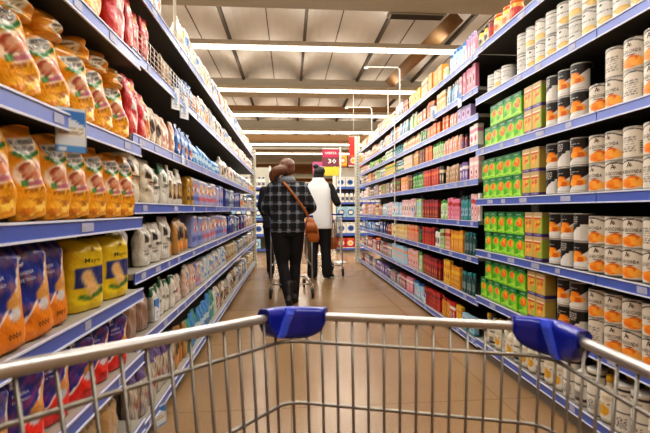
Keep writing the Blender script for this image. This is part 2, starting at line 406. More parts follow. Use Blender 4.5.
def multipack(key, base, c2, c3, desc, w=.16, d=.12, h=.21, name='multipack'):
    proto(key, name, 'pack', desc, pack(name, 'lens', w, d, h, lambda t: (1, 1) if t < .9 else (1-.1*(t-.9)/.1, 1-.5*(t-.9)/.1), base,
      [('mott', c2, .4, 2, 5), ('r', .05, .2, .95, .34, c2), ('fruit', .5, .58, .42, .18, [c3, '#e8e4dc', c2], 14, 5), ('scrib', .1, .8, .9, .92, '#e8e4dc', 2, 3)], 'film', 36, 20, n=6, crump=.004, seed=6), w, d, h)
multipack('lilac', '#8c9ad0', '#4f62a8', '#e0866a', 'lilac blue wrapped pack with orange and pink picture')
multipack('lilac2', '#a3a8cc', '#c86a78', '#f0c070', 'lilac blue wrapped pack with red band')
multipack('navy2', '#25306e', '#b83a3a', '#e0dcd0', 'navy blue wrapped pack with red print')
multipack('navy', '#2a3f8c', '#1c2a66', '#c8d0e8', 'navy blue wrapped pack with white print')
multipack('aqua', '#cfd8dc', '#2f86c8', '#3a9ad8', 'white wrapped pack with bright blue rolls')
multipack('greyblue', '#8f9cae', '#4c5c78', '#c0c8d0', 'grey blue wrapped pack')
multipack('cream_m', '#c8b48a', '#8a7040', '#d8c49a', 'cream and gold wrapped pack')
multipack('goldbox', '#c79a3c', '#3a2a1a', '#8a5a28', 'narrow gold and dark brown pack', w=.09)

# cans of the right near shelves
CW, CH = .104, .132
def can(key, ops, desc, w, h, texts=(), base='#d6cdbd', name='fruit_can'):
    me = pack(name, 'round', w, w, h, P_CAN, base, ops + [('r', -1, 0, 2, .025, '#8d8a80'), ('r', -1, .975, 2, 1, '#a5a298')], 'tin', 64, 40, texts=texts, wrap=True)
    mb = MB(); r = w/2
    mb.lathe([(r*.9, h-.003), (r*.9, h-.001), (r*.97, h-.001), (r*.985, h+.0015), (r, h), (r, h-.004)], 28)
    proto(key, name, 'can', desc, me, w, w, h, [('lid', mb.mesh('can_lid', [M['metal_lid']]))])
arch = [(-.02, .83), (.1, .815), (.2, .84), (.3, .9), (.42, .935), (.58, .935), (.7, .9), (.8, .84), (.9, .815), (1.02, .83)]
gio = [('l', arch, .022, '#2a2520'), ('e', 0, .83, .035, .022, '#c9a27a'), ('e', 1, .83, .035, .022, '#c9a27a'),
       ('l', [(0, .30), (.3, .29)], .012, '#3a332c'), ('l', [(.78, .27), (1, .29)], .012, '#3a332c'), ('fruit', .54, .25, .30, .20, ORG, 18, 3), ('fruit', .52, .27, .2, .13, ['#f7a63c', '#f08f20'], 5, 8), ('r', .38, .455, .64, .49, '#4a3a30')]
can('gio', gio, 'white peach can with a black arched line and orange fruit', CW, CH,
    [('A', .46, .81, .019, .022, '#3a2a1a', 0), ('A', .54, .80, .013, .014, '#6a4a2a', 0), ('LA GIOCONDA', .5, .585, .084, .0165, '#2d2620', 0)])
can('gio_back', [('l', arch, .02, '#3a332c'), ('scrib', .12, .2, .6, .7, '#6f685c', 7, 3), ('r', .68, .15, .9, .55, '#c7c0b0'), ('scrib', .7, .16, .88, .54, '#35302a', 10, 6)],
    'white can turned to show its small print and barcode', CW, CH)
can('pale', [('l', arch, .018, '#57524a'), ('e', .62, .24, .26, .13, '#e0b864'), ('e', .66, .22, .18, .10, '#e8c67c'), ('l', [(0, .30), (.4, .28)], .016, '#4a443c'), ('scrib', .25, .5, .8, .62, '#6a645a', 1, 2), ('e', .48, .80, .05, .05, '#4a443c')],
    'pale white can with a yellow fruit picture', .098, .125, base='#d8d5cc')
can('pale_plain', [('l', [(0, .9), (.5, .88), (1, .9)], .02, '#57524a'), ('scrib', .2, .4, .85, .75, '#8a857a', 5, 9), ('r', .1, .3, .5, .34, '#4a463e')],
    'pale white can with grey print and no fruit', .098, .125, base='#d3d1c9')
bw = [('p', [(-.1, 1.1), (1.1, 1.1), (1.1, .86), (.8, .66), (.55, .44), (.3, .2), (.05, .02), (-.1, .0)], '#1b1917'), ('fruit', .52, .46, .30, .24, ORG, 16, 4),
      ('r', .12, .84, .26, .92, '#d9d5ca'), ('r', .10, .70, .4, .715, '#a9a59a'), ('scrib', .2, .74, .6, .8, '#c2beb2', 1, 2), ('r', .3, .08, .8, .12, '#b8b2a6')]
can('bw', bw, 'black and white can with orange fruit', .10, .138, base='#dedad2', name='fruit_can')
can('bw_grey', [('p', [(-.1, 1.1), (1.1, 1.1), (1.1, .7), (.5, .5), (.2, .2), (-.1, .1)], '#1b1917'), ('r', .6, .1, .95, .6, '#d2cec4'), ('scrib', .12, .6, .5, .9, '#c2beb2', 4, 7)],
    'black and white can turned to its print', .10, .138, base='#dedad2', name='fruit_can')
def juice(key, w, desc, seed, variant):
    if variant == 'green':
        ops = [('r', 0, .80, 1, 1, '#14703a'), ('p', [(0, .82), (1, .82), (1, .70), (.5, .78), (0, .60)], '#1f8a3c'), ('fruit', .56, .52, .36, .24, ['#f08020', '#e86018', '#f6a02c'], 9, seed), ('fruit', .5, .5, .22, .14, ['#ee5a1a', '#f47a28'], 3, seed+3),
               ('e', .22, .25, .2, .14, '#4faa28'), ('l', [(0, .06), (.5, .16), (1, .08)], .03, '#bfe05a'), ('scrib', .3, .86, .75, .93, '#e6f0d8', 1, 3), ('e', .8, .22, .16, .1, '#a6d83a')]
        base = '#7cc62a'
    else:
        ops = [('r', 0, .88, 1, 1, '#b8a07a'), ('p', [(0, .88), (.5, .88), (.5, 0), (0, 0)], '#d9a24a'), ('fruit', .5, .52, .36, .2, ['#e8902a', '#f2b544', '#c8641e'], 9, seed), ('r', 0, 0, 1, .14, '#4d3b78'),
               ('r', .1, .72, .9, .78, '#c8452c'), ('r', .1, .78, .9, .82, '#ece4d0'), ('scrib', .2, .03, .9, .11, '#b8aed0', 1, 3)]
        base = '#a7b84a' if variant == 'lime' else '#c9b05a'
    proto(key, 'juice_carton', 'carton', desc, pack('juice_carton', 'box', w, .07, .14, P_BOX, base, ops, 'card', 40, 26, smooth=False), w, .07, .14)
juice('green', .105, 'bright green juice powder carton with orange fruit', 3, 'green')
juice('greenb', .105, 'bright green juice powder carton with orange fruit', 8, 'green')
juice('lime', .088, 'lime and purple carton with yellow fruit', 5, 'lime')
juice('amber', .088, 'amber and purple carton with orange fruit', 6, 'amber')
# bottles of the lowest right shelf
def bottle(key, base, ops, cap, desc, w=.075, d=.06, h=.24, name='sauce_bottle', kind='round', prof=P_BOTTLE, mat='film', capr=.4, nu=40, nv=26, caph=.12):
    bh = h*(1-caph); me = pack(name, kind, w, d, bh, prof, base, ops, mat, nu, nv, wrap=False)
    k = prof(.95)[0]
    cm = MB(); cm.lathe([(w/2*k*1.15, bh-h*.02), (w/2*k*1.2, bh), (w/2*k*1.15, h-.004), (w/2*k*.8, h)], 14)
    proto(key, name, 'bottle', desc, me, w, d, h, [('cap', cm.mesh('cap', [simple('cap_'+key, cap, .4)]))])
bottle('yellowcap', '#d8d0b8', [('r', 0, .1, 1, .55, '#e9e4d6'), ('e', .5, .3, .25, .14, '#dba526'), ('scrib', .2, .42, .8, .5, '#5f5a4a', 1, 2), ('mott', '#c0a23a', .3, 2, 2)], '#d7a61c', 'white bottle with a yellow cap', w=.08, d=.08, h=.21)
bottle('darkcap', '#dcd8ca', [('r', 0, .08, 1, .16, '#2a2724'), ('r', 0, .5, 1, .53, '#2a2724'), ('r', 0, .36, 1, .38, '#2a2724'), ('r', .25, .18, .7, .32, '#8a8578')], '#1d1b1a', 'white bottle with black rings and a black cap', w=.085, d=.085, h=.23)
bottle('teal_white', '#e2ded2', [('p', [(0, 1), (1, 1), (1, .7), (.5, .62), (0, .82)], '#1f6a66'), ('e', .6, .3, .2, .15, '#e0b83a')], '#d7a61c', 'white jug with teal shoulder and yellow cap', w=.11, d=.09, h=.25)
me = pack('canister', 'round', .09, .09, .2, P_BOX, '#dedacd', [('r', -1, .9, 2, .97, '#26221f'), ('r', -1, .62, 2, .645, '#26221f'), ('r', -1, .42, 2, .445, '#26221f'), ('r', .3, .1, .75, .34, '#3a3632'), ('scrib', .3, .1, .75, .34, '#dedacd', 8, 3), ('scrib', .2, .7, .8, .86, '#5a554a', 2, 8)], 'tin', 48, 34)
mb = MB(); mb.lathe([(.0455, .198), (.0455, .207), (.041, .209)], 24)
proto('canister', 'canister', 'canister', 'white canister with black rings and a barcode', me, .09, .09, .209, [('lid', mb.mesh('canister_lid', [M['white']]))])

# small goods of the far right racks: a shape and three colours make one kind
CN = {'white': '#e6e0d6', 'cream': '#dcc9a0', 'yellow': '#e6b83a', 'amber': '#d8902e', 'orange': '#dd6b2a', 'peach': '#e0a07c', 'pink': '#d8809a', 'palepink': '#e0b4b4', 'red': '#b92f2c', 'maroon': '#7c2028', 'purple': '#6a4a8c',
      'lilac': '#a898c8', 'navy': '#25386e', 'blue': '#3f78b8', 'skyblue': '#9cc4d8', 'teal': '#2f8a8c', 'darkteal': '#23504f', 'green': '#4a9a3a', 'palegreen': '#a9cc8c', 'lime': '#a6c83a', 'brown': '#7a5236', 'tan': '#b48a62', 'black': '#23201f', 'grey': '#8c8c8c'}
WORD = {'palepink': 'pale pink', 'skyblue': 'sky blue', 'darkteal': 'dark teal', 'palegreen': 'pale green'}
W_ = lambda c: WORD.get(c, c)
def variant(kind, a, b, c='white'):
    key = (kind, a, b, c)
    if key in PR: return key
    A, B, C_ = CN[a], CN[b], CN[c]; sd = sum(map(ord, kind+a+b+c)) % 97
    if kind == 'box':
        me = pack('small_carton', 'box', .075, .05, .17, P_BOX, A, [('r', 0, .62, 1, .82, B), ('e', .5, .36, .3, .16, B), ('e', .52, .34, .17, .1, C_), ('scrib', .15, .66, .85, .78, C_, 2, sd), ('scrib', .15, .05, .85, .15, C_, 2, sd+1)], 'card', 30, 18, smooth=False)
        proto(key, 'small_carton', 'carton', '%s carton with %s print' % (W_(a), W_(b)), me, .075, .05, .17)
    elif kind == 'wide':
        me = pack('wide_carton', 'box', .13, .07, .15, P_BOX, A, [('e', .5, .5, .34, .26, B), ('e', .5, .5, .22, .16, C_), ('scrib', .1, .82, .9, .94, C_, 1, sd), ('r', 0, 0, 1, .1, B)], 'card', 36, 18, smooth=False)
        proto(key, 'wide_carton', 'carton', 'wide %s carton with %s print' % (W_(a), W_(b)), me, .13, .07, .15)
    elif kind == 'bot':
        me = pack('shampoo_bottle', 'lens', .068, .042, .16, lambda t: (1, 1) if t < .72 else (1-.5*((t-.72)/.28)**2, 1-.3*((t-.72)/.28)**2), A, [('r', .12, .2, .88, .62, B), ('e', .5, .4, .22, .12, C_), ('scrib', .2, .5, .8, .6, C_, 1, sd)], 'film', 24, 16, n=2.4)
        mb = MB(); mb.lathe([(.016, .157), (.018, .16), (.018, .184), (.015, .187)], 12)
        proto(key, 'shampoo_bottle', 'bottle', '%s bottle with %s label' % (W_(a), W_(b)), me, .068, .042, .187, [('cap', mb.mesh('bottle_cap', [capmat(c)]))])
    elif kind == 'pouch':
        me = pack('refill_pouch', 'lens', .08, .045, .17, P_BAG, A, [('e', .5, .45, .36, .2, B), ('e', .5, .45, .2, .12, C_), ('scrib', .15, .72, .85, .85, C_, 2, sd)], 'film', 24, 16, crump=.004, seed=sd)
        proto(key, 'refill_pouch', 'pouch', '%s pouch with %s picture' % (W_(a), W_(b)), me, .08, .045, .17)
    elif kind == 'tube':
        me = pack('spray_can', 'round', .055, .055, .16, P_BOX, A, [('r', -1, .3, 2, .6, B), ('e', .5, .45, .2, .1, C_), ('scrib', .2, .7, .8, .85, C_, 2, sd)], 'tin', 24, 16)
        mb = MB(); mb.lathe([(.024, .158), (.026, .16), (.024, .186), (.015, .189)], 12)
        proto(key, 'spray_can', 'can', '%s spray can with %s band' % (W_(a), W_(b)), me, .055, .055, .189, [('cap', mb.mesh('spray_cap', [capmat(c)]))])
    elif kind == 'jar':
        me = pack('glass_jar', 'round', .078, .078, .12, P_JAR, A, [('r', -1, .18, 2, .7, B), ('e', .5, .44, .2, .16, C_), ('scrib', .2, .22, .8, .3, C_, 1, sd)], 'tin', 30, 16)
        mb = MB(); mb.lathe([(.035, .118), (.036, .12), (.036, .134), (.033, .136)], 18)
        proto(key, 'glass_jar', 'jar', '%s jar with %s label and %s lid' % (W_(a), W_(b), W_(c)), me, .078, .078, .136, [('lid', mb.mesh('jar_lid', [capmat(c)]))])
    return key
_cm = {}
def capmat(c):
    if c not in _cm: _cm[c] = simple('cap_' + c, CN[c], .4)
    return _cm[c]

ORD = ['zeroth', 'first', 'second', 'third', 'fourth', 'fifth', 'sixth', 'seventh', 'eighth', 'ninth', 'tenth', 'eleventh', 'twelfth', 'thirteenth', 'fourteenth', 'fifteenth', 'sixteenth', 'seventeenth', 'eighteenth', 'nineteenth', 'twentieth']
def ordw(n):
    if n <= 20: return ORD[n]
    t = ['', '', 'twenty', 'thirty', 'forty', 'fifty', 'sixty', 'seventy', 'eighty', 'ninety']
    if n % 10 == 0: return t[n//10][:-1] + 'ieth'
    return t[n//10] + '-' + ORD[n % 10] if n < 100 else '%dth' % n
COUNT = {}
def short(d, n=8):
    w = d.split()[:n]
    while w[-1] in ('and', 'a', 'with', 'in', 'its', 'of', 'vertical', 'small', 'near', 'white', 'bright', 'pink', 'orange', 'black', 'green', 'brown', 'grey', 'blue', 'dark', 'yellow', 'cream', 'one', 'the', 'to', 'show') and len(w) > 3: w.pop()
    return ' '.join(w)
def place(key, side, X, y, z, where, label_extra='', sz=1., sw=1., dy=0., back=.012, rz=0., tilt=0., group=None, label=None, lean=0.):
    """stand one product on a shelf; X is the shelf lip, side -1 left rack, +1 right rack"""
    p = PR[key]; o = bpy.data.objects.new(p['name'], p['me']); COL.objects.link(o)
    dd = p['d']*sw/2 + back
    o.location = (X + side*dd, y, z + .0005 + abs(math.sin(lean))*p['w']*sw*.42)
    o.rotation_euler = (tilt, side*lean, (-PI/2 if side > 0 else PI/2) + rz)
    o.scale = (sw, sw, sz)
    for nm, me in p['parts']:
        c = bpy.data.objects.new(nm, me); COL.objects.link(c); c.parent = o
    ck = (where, label_extra); k = COUNT[ck] = COUNT.get(ck, 0) + 1
    tail_ = '%s%s along the %s' % (label_extra + ' ' if label_extra else '', ordw(k), where)
    o['label'] = label or ('%s, %s' % (short(p['desc'], 16 - len(tail_.split())), tail_))
    o['category'] = p['cat']; o['group'] = group or ('goods on the ' + where)
    return o

# ------------------------------------------------------------------ the room
def struct(name, mb, mats, parent=None):
    o = mb.build(name, mats, parent)
    if parent is None: o['kind'] = 'structure'
    return o
# floor
m, nt, b = new_mat('polished_brown_floor')
tc = nt.nodes.new('ShaderNodeTexCoord'); n1 = nt.nodes.new('ShaderNodeTexNoise'); n1.inputs['Scale'].default_value = 1.1; n1.inputs['Detail'].default_value = 3
n2 = nt.nodes.new('ShaderNodeTexNoise'); n2.inputs['Scale'].default_value = 90; n2.inputs['Detail'].default_value = 3
nt.links.new(tc.outputs['Object'], n1.inputs['Vector']); nt.links.new(tc.outputs['Object'], n2.inputs['Vector'])
r1 = nt.nodes.new('ShaderNodeValToRGB'); r1.color_ramp.elements[0].position = .3; r1.color_ramp.elements[1].position = .75
r1.color_ramp.elements[0].color = (*lin('#8f7252'), 1); r1.color_ramp.elements[1].color = (*lin('#a28460'), 1)
nt.links.new(n1.outputs['Fac'], r1.inputs['Fac'])
mx = nt.nodes.new('ShaderNodeMix'); mx.data_type = 'RGBA'; mx.blend_type = 'MULTIPLY'; mx.inputs[0].default_value = .35
r2 = nt.nodes.new('ShaderNodeValToRGB'); r2.color_ramp.elements[0].position = .35; r2.color_ramp.elements[1].position = .6; r2.color_ramp.elements[0].color = (.55, .5, .45, 1)
nt.links.new(n2.outputs['Fac'], r2.inputs['Fac']); nt.links.new(r1.outputs['Color'], mx.inputs[6]); nt.links.new(r2.outputs['Color'], mx.inputs[7])
bk = nt.nodes.new('ShaderNodeTexBrick'); bk.offset = 0; bk.inputs['Scale'].default_value = 1; bk.inputs['Brick Width'].default_value = 1.2; bk.inputs['Row Height'].default_value = 1.2
bk.inputs['Mortar Size'].default_value = .004; bk.inputs['Color1'].default_value = bk.inputs['Color2'].default_value = (1, 1, 1, 1); bk.inputs['Mortar'].default_value = (.62, .58, .52, 1)
nt.links.new(tc.outputs['Object'], bk.inputs['Vector'])
m2 = nt.nodes.new('ShaderNodeMix'); m2.data_type = 'RGBA'; m2.blend_type = 'MULTIPLY'; m2.inputs[0].default_value = 1
nt.links.new(mx.outputs[2], m2.inputs[6]); nt.links.new(bk.outputs['Color'], m2.inputs[7]); nt.links.new(m2.outputs[2], b.inputs['Base Color'])
rr = nt.nodes.new('ShaderNodeMapRange'); rr.inputs['To Min'].default_value = .19; rr.inputs['To Max'].default_value = .28
nt.links.new(n1.outputs['Fac'], rr.inputs['Value']); nt.links.new(rr.outputs['Result'], b.inputs['Roughness'])
M['floor'] = m
RX, RY0, RY1, RZ = 11.0, -3.0, 34.0, 5.5
mb = MB(); mb.box(-RX, RY0, -.1, RX, RY1, 0); struct('floor', mb, M['floor'])
M['wall'] = simple('warm_wall', '#b78e62', .8, 0, 0, 2, .1)
M['ceil'] = simple('concrete_roof', '#b9b3aa', .85, 0, .1, 1.3, .14)
M['ceil_seam'] = simple('roof_seam', '#4c443b', .8)
M['beam'] = simple('cream_beam', '#a09a8c', .75, 0, 0, 1.5, .10)
M['beam_dark'] = simple('brown_beam', '#8a6a46', .75, 0, 0, 1.5, .12)
for nm, bx in (('wall_back', (-RX, RY1, 0, RX, RY1+.1, RZ)), ('wall_left', (-RX-.1, RY0, 0, -RX, RY1, RZ)), ('wall_right', (RX, RY0, 0, RX+.1, RY1, RZ)), ('wall_front', (-RX, RY0-.1, 0, RX, RY0, RZ))):
    mb = MB(); mb.box(*bx); struct(nm, mb, M['wall'])
# roof of long vaulted slabs resting on cross beams
mb = MB(); AW = 1.62; nseg = 10; ys = np.arange(RY0, RY1+.01, 1.0)
x = -RX
while x < RX:
    for i in range(nseg):
        a0, a1 = i/nseg, (i+1)/nseg
        z0 = 4.86 + .40*math.sin(PI*a0) ** .8; z1 = 4.86 + .40*math.sin(PI*a1) ** .8
        mb.add([(x+AW*a0, RY0, z0), (x+AW*a1, RY0, z1), (x+AW*a1, RY1, z1), (x+AW*a0, RY1, z0)], [(0, 1, 2, 3)], 0, True)
    mb.box(x-.03, RY0, 4.79, x+.03, RY1, 4.88, 1)
    mb.box(x+AW*.5-.008, RY0, 5.245, x+AW*.5+.008, RY1, 5.27, 1)
    x += AW
mb.box(-RX, RY0, 5.32, RX, RY1, 5.4, 0)
struct('ceiling', mb, [M['ceil'], M['ceil_seam']])
by = 6.80; k = 1
while by < 33:
    mb = MB(); mb.box(-RX, by, 4.50, RX, by+.36, 4.84); mb.box(-RX, by-.08, 4.42, RX, by+.44, 4.52)
    o = struct('ceiling_beam_%d' % k, mb, M['beam']); by += 5.7; k += 1
for i, (y_, z_, c) in enumerate([(15.4, 4.42, 'beam_dark'), (20.6, 4.3, 'beam_dark'), (25.2, 4.3, 'beam_dark'), (26.5, 3.9, 'beam'), (31.0, 4.2, 'beam_dark'), (31.9, 3.4, 'beam'), (32.6, 2.9, 'beam_dark')]):
    mb = MB(); mb.box(-RX, y_, z_, RX, y_+.2, z_+.34); struct('ceiling_beam_%d' % (20+i), mb, M[c])
# lamp rows
def area(name, loc, sx, sy, power, col=(1, .955, .89), rot=(0, 0, 0)):
    l = bpy.data.lights.new(name, 'AREA'); l.shape = 'RECTANGLE'; l.size = sx; l.size_y = sy; l.energy = power; l.color = col
    o = bpy.data.objects.new(name, l); COL.objects.link(o); o.location = loc; o.rotation_euler = rot; o['kind'] = 'helper'; return o
LY = [-.4, 2.5, 5.3, 8.2, 11.1, 14.0, 17.0, 20.2, 23.5, 27.0]
for i, y_ in enumerate(LY):
    r = empty('lamp_row', (0, y_, 4.1)); n = 0
    where = ['behind the shopper', 'over the trolley', 'above the near racks', 'nearest in view under the roof', 'second in view', 'third in view', 'fourth in view', 'fifth in view', 'sixth in view', 'last before the back wall'][i]
    tag(r, 'long row of lit white tubes, %s' % where, 'lamp', 'lamp rows across the hall')
    mb = MB(); mb.box(-9.6, -.07, .05, 9.6, .07, .11); mb.box(-9.6, -.03, .11, 9.6, .03, .15)
    mb.build('housing', M['fixture'], r)
    mb = MB()
    x = -9.35
    while x < 9.3:
        mb.tube([(x, 0, .02), (x+1.84, 0, .02)], .042, 8); x += 1.87
    mb.build('tube', M['tube'], r)['kind'] = 'stuff'
    for x in (-9, -4.5, 4.5, 9): mb = MB(); mb.tube([(x, 0, .14), (x, 0, .78)], .008, 6); mb.build('hanger', M['fixture'], r)
    if y_ < 25: area('hall_area_light', (0, y_, 4.04), 14, .25, 380 if y_ > 0 else 280)
    if y_ > 2: area('ceiling_fill_light', (0, y_, 4.28), 16, .3, 105, (1, .94, .86), (PI, 0, 0))  # added upward fill along the lamp rows to brighten the roof
area('hall_area_light', (0, 30, 3.8), 14, .3, 420, (1, .88, .70))  # warm area light before the back wall, no tubes hang here
w = bpy.data.worlds.new('World'); SC.world = w; w.use_nodes = True
w.node_tree.nodes['Background'].inputs[0].default_value = (*lin('#ffe9cf'), 1); w.node_tree.nodes['Background'].inputs[1].default_value = .35

# ceiling vent and slanting duct
r = empty('ceiling_vent', (2.2, 7.38, 4.47)); tag(r, 'pale rectangular grille vent hanging under the roof above the can rack', 'vent')
mb = MB(); mb.box(-.5, -.10, -.06, .5, .10, .0); mb.build('frame', M['beam'], r)
mb = MB(); mb.box(-.45, -.08, -.075, .45, .08, -.06); [mb.box(-.44, -.07+.04*q, -.085, .44, -.06+.04*q, -.075) for q in range(4)]; mb.build('grille', M['ceil_seam'], r)
mb = MB(); mb.tube([(3.02, 7.8, 4.56), (2.76, 11.6, 4.56)], .19, 4); tag(mb.build('air_duct', M['beam_dark']), 'slanting brown air duct under the roof beside the pale vent', 'duct')

# ------------------------------------------------------------------ racks
LIPH = .045
def rack(side, X, y0, y1, levels, label, depth=.48, top=2.5, fence=None, under='board_under', base=.08, lipc=None, back_top=None):
    s = side; r = empty('shelf_rack', (X + s*depth/2, y0, 0)); ox, oy = r.location.x, r.location.y
    tag(r, label, 'shelf rack', 'shelf racks lining the aisle')
    L = y1 - y0 - .006
    xa, xb = sorted((X + s*.004 - ox, X + s*depth - ox))
    for lv in levels:
        z = lv + LIPH
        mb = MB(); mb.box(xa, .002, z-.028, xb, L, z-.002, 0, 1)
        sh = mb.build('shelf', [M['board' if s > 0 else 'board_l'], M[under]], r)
        mb = MB(); x0, x1 = sorted((X - ox, X - s*.006 - ox))
        mb.box(x0, .0, lv, x1, L, z+.002)
        x2, x3 = sorted((X - s*.004 - ox, X - s*.010 - ox))
        mb.box(x2, .0, lv-.003, x3, L, lv+.003, 1); mb.box(x2, 0, z-.003, x3, L, z+.003, 1)
        rg = random.Random(int(lv*1000) + int(y0*10)); yy = rg.uniform(.05, .3)
        x4, x5 = sorted((X - s*.0055 - ox, X - s*.0085 - ox))
        while yy < L - .12:
            ww = rg.choice([.04, .05, .06, .08]); mb.box(x4, yy, lv+.009, x5, yy+ww, z-.009, 2); yy += ww + rg.uniform(.10, .55)
        mb.build('price_rail', [M['rail_glare' if lv > 1.25 else 'rail'], M['rail_edge'], M['tagpaper']], sh)
    bt = back_top or levels_top(levels)
    mb = MB(); x0, x1 = sorted((X + s*depth - ox, X + s*(depth+.02) - ox)); mb.box(x0, 0, .02, x1, L, bt); mb.build('back_panel', M['back'], r)
    x0, x1 = sorted((X + s*.03 - ox, X + s*.06 - ox)); mb = MB(); mb.box(x0, 0, 0, x1, L, base+.01); mb.build('kick_panel', M['kick'], r)
    for yy in (0, L-.03):
        mb = MB(); x0, x1 = sorted((X + s*(depth-.045) - ox, X + s*(depth-.005) - ox)); mb.box(x0, yy, 0, x1, yy+.03, bt+.02)
        x0, x1 = sorted((X + s*.06 - ox, X + s*depth - ox)); mb.box(x0, yy, 0, x1, yy+.03, .06)
        mb.build('upright', M['upright'], r)
        for lv in levels[1:] if levels[0] < .2 else levels:
            pass
    if fence:
        f0, f1, fz = fence; mb = MB(); xx = X - s*.012 - ox
        for q in (.02, .045, .07, .095): mb.tube([(xx, f0-y0, fz+q), (xx, f1-y0, fz+q)], .0022, 6)
        yy = f0
        while yy <= f1 + .001: mb.tube([(xx, yy-y0, fz-.01), (xx, yy-y0, fz+.097)], .0022, 6); yy += .06
        mb.build('wire_guard', M['white'], r)
    return r
def levels_top(lv): return max(lv) + .08

XLN, XLF, XRN, XRF = -.636, -.676, 1.40, 1.432
LN = [.16, .45, .723, 1.027, 1.331, 1.697]
LF = [.08, .478, .782, 1.089, 1.388, 1.757, 2.07]
RN = [.08, .405, .749, 1.126, 1.494, 1.872]
RF = [.04, .357, .68, .959, 1.285, 1.546, 1.779, 1.985]
rack(-1, XLN, .60, 1.915, LN + [2.06], 'nearest rack of yellow pasta and blue flour bags, deepest shelves', .50, base=.16)
rack(-1, XLN, -.72, .597, LN + [2.06], 'pasta rack beside the trolley handle, behind the flour rack', .50, base=.16)
LB = [1.93, 3.40, 4.65, 5.90, 7.12, 8.34]
nmL = ['rack of red snack and cream bags just past the pasta', 'pet food rack with blue and lilac packs, second past the pasta', 'rack with blue packs, third past the pasta', 'rack abreast of the walkers, fourth past the pasta', 'last rack on the pet food side before the cross aisle']
for i in range(5): rack(-1, XLF, LB[i], LB[i+1], LF, nmL[i], .48, base=.06, fence=(LB[0]+.05, LB[0]+1.25, 1.802) if i == 0 else None)
RB_ = [.56, 1.88, 3.172]
rack(1, XRN, RB_[0], RB_[1], RN + [2.24], 'rack of arched-line peach cans beside the trolley', .52, under='board_under')
rack(1, XRN, RB_[1], RB_[2], RN + [2.24], 'rack of green juice cartons and peach cans in two layers', .52)
RB2 = [3.20, 4.62, 6.05, 7.48, 8.90]
nmR = ['toiletries rack of small cartons just past the green juice cartons', 'toiletries rack with dark red bottles, second past the juice', 'toiletries rack abreast of the walkers, third past the juice', 'last toiletries rack beside the ivory end post']
for i in range(4): rack(1, XRF, RB2[i], RB2[i+1], RF + [2.25], nmR[i], .48, base=.03)
# perforated end posts
def endpost(x, y, top, label):
    mb = MB(); mb.box(x-.05, y, 0, x+.05, y+.06, top)
    for k in range(int(top/.06)): mb.box(x-.012, y-.002, .08+k*.06, x+.012, y+.001, .105+k*.06, 1)
    mb.box(x-.07, y-.02, 0, x+.07, y+.08, .10)
    tag(mb.build('end_post', [M['post'], M['upright']]), label, 'post')
endpost(1.40, 8.93, 2.62, 'ivory perforated post closing the toiletries racks at the cross aisle')
endpost(-.70, 8.37, 2.25, 'ivory perforated post closing the pet food racks')
# flat filler panels between near and far racks

# ------------------------------------------------------------------ goods
rg = random.Random(11)
def line(keys, side, X, y0, y1, z, where, extra='', pitch=None, jit=.0, back=.012, sz=1., rzj=0., gap=.003, rz0=0.):
    """a row of packs from y0 to y1, keys cycled"""
    y = y0; i = 0; out = []
    while True:
        k = keys[i % len(keys)] if not callable(keys) else keys(i, y)
        if k is None: break
        w = (pitch or PR[k]['w'] + gap)
        if y + w > y1 + 1e-6: break
        out.append(place(k, side, X, y + w/2, z, where, extra, sz=sz, back=back + rg.uniform(0, jit), rz=rz0 + rg.uniform(-rzj, rzj))); y += w; i += 1
    return out
# --- can racks (side +1)
SH = lambda n, rk: "%s rack's %s shelf" % (rk, ordw(n))
def canrow(z, n, gio_end, low_end, bw_end, box_end, end=3.15, upper_from=1.0):
    wh = SH(n, 'peach can')
    for lay in (0, 1):
        ex = 'upper' if lay else 'lower'; zz = z + lay*.1325
        e1 = gio_end if lay else low_end
        line(lambda i, y: 'gio_back' if (i*7+lay*3+n*2) % 5 == 3 else 'gio', 1, XRN, 1.03, e1, zz, wh, ex, rzj=.28, pitch=.1065, rz0=.32)
        zz = z + lay*.1385
        line(lambda i, y: 'bw_grey' if (i+lay+n) % 4 == 2 else 'bw', 1, XRN, (low_end if lay == 0 or gio_end == low_end else low_end) + .004, bw_end, zz, wh, ex, rzj=.2, pitch=.1035, rz0=.35)
        zz = z + lay*.1405
        line(['lime', 'amber'] if n % 2 else ['amber', 'lime'], 1, XRN, bw_end + .006, box_end, zz, wh, ex)
        for r_ in range(2):
            line(['green', 'greenb'], 1, XRN + r_*.085, box_end + .01 + (0.0 if lay == 0 else .02), end - (.12 if lay and n == 3 else 0), zz, wh, ('back ' if r_ else '') + ex, jit=.012, rzj=.07)
canrow(1.917+.0-.377, 3, 1.885, 2.02, 2.34, 2.53)
canrow(1.173, 4, 2.02, 2.02, 2.36, 2.55)
canrow(.796, 5, 1.99, 1.99, 2.33, 2.52)
canrow(.452, 6, 2.02, 2.02, 2.30, 2.49)
wh = SH(2, 'peach can')
for lay in (0, 1):
    line(lambda i, y: 'pale_plain' if (i*3+lay) % 7 == 2 or y > 2.5 else 'pale', 1, XRN, 1.03, 2.72, 1.919 + lay*.1258, wh, 'upper' if lay else 'lower', pitch=.1008, rzj=.4, rz0=.3)
line(['pale_plain', 'pale'], 1, XRN, 2.745, 3.1, 1.919, wh, 'lower end', pitch=.1008, rzj=.4, rz0=.3)
wh = SH(7, 'peach can')
seq = ['teal_white', 'teal_white', 'yellowcap', 'darkcap', 'yellowcap', 'canister', 'canister', 'yellowcap', 'canister', 'darkcap', 'canister', 'yellowcap', 'yellowcap', 'darkcap', 'yellowcap', 'yellowcap', 'darkcap', 'yellowcap', 'yellowcap', 'yellowcap', 'darkcap', 'yellowcap', 'yellowcap', 'yellowcap', 'yellowcap', 'yellowcap']
line(seq + [None], 1, XRN, 1.15, 3.12, .127, wh, '', rzj=.1)
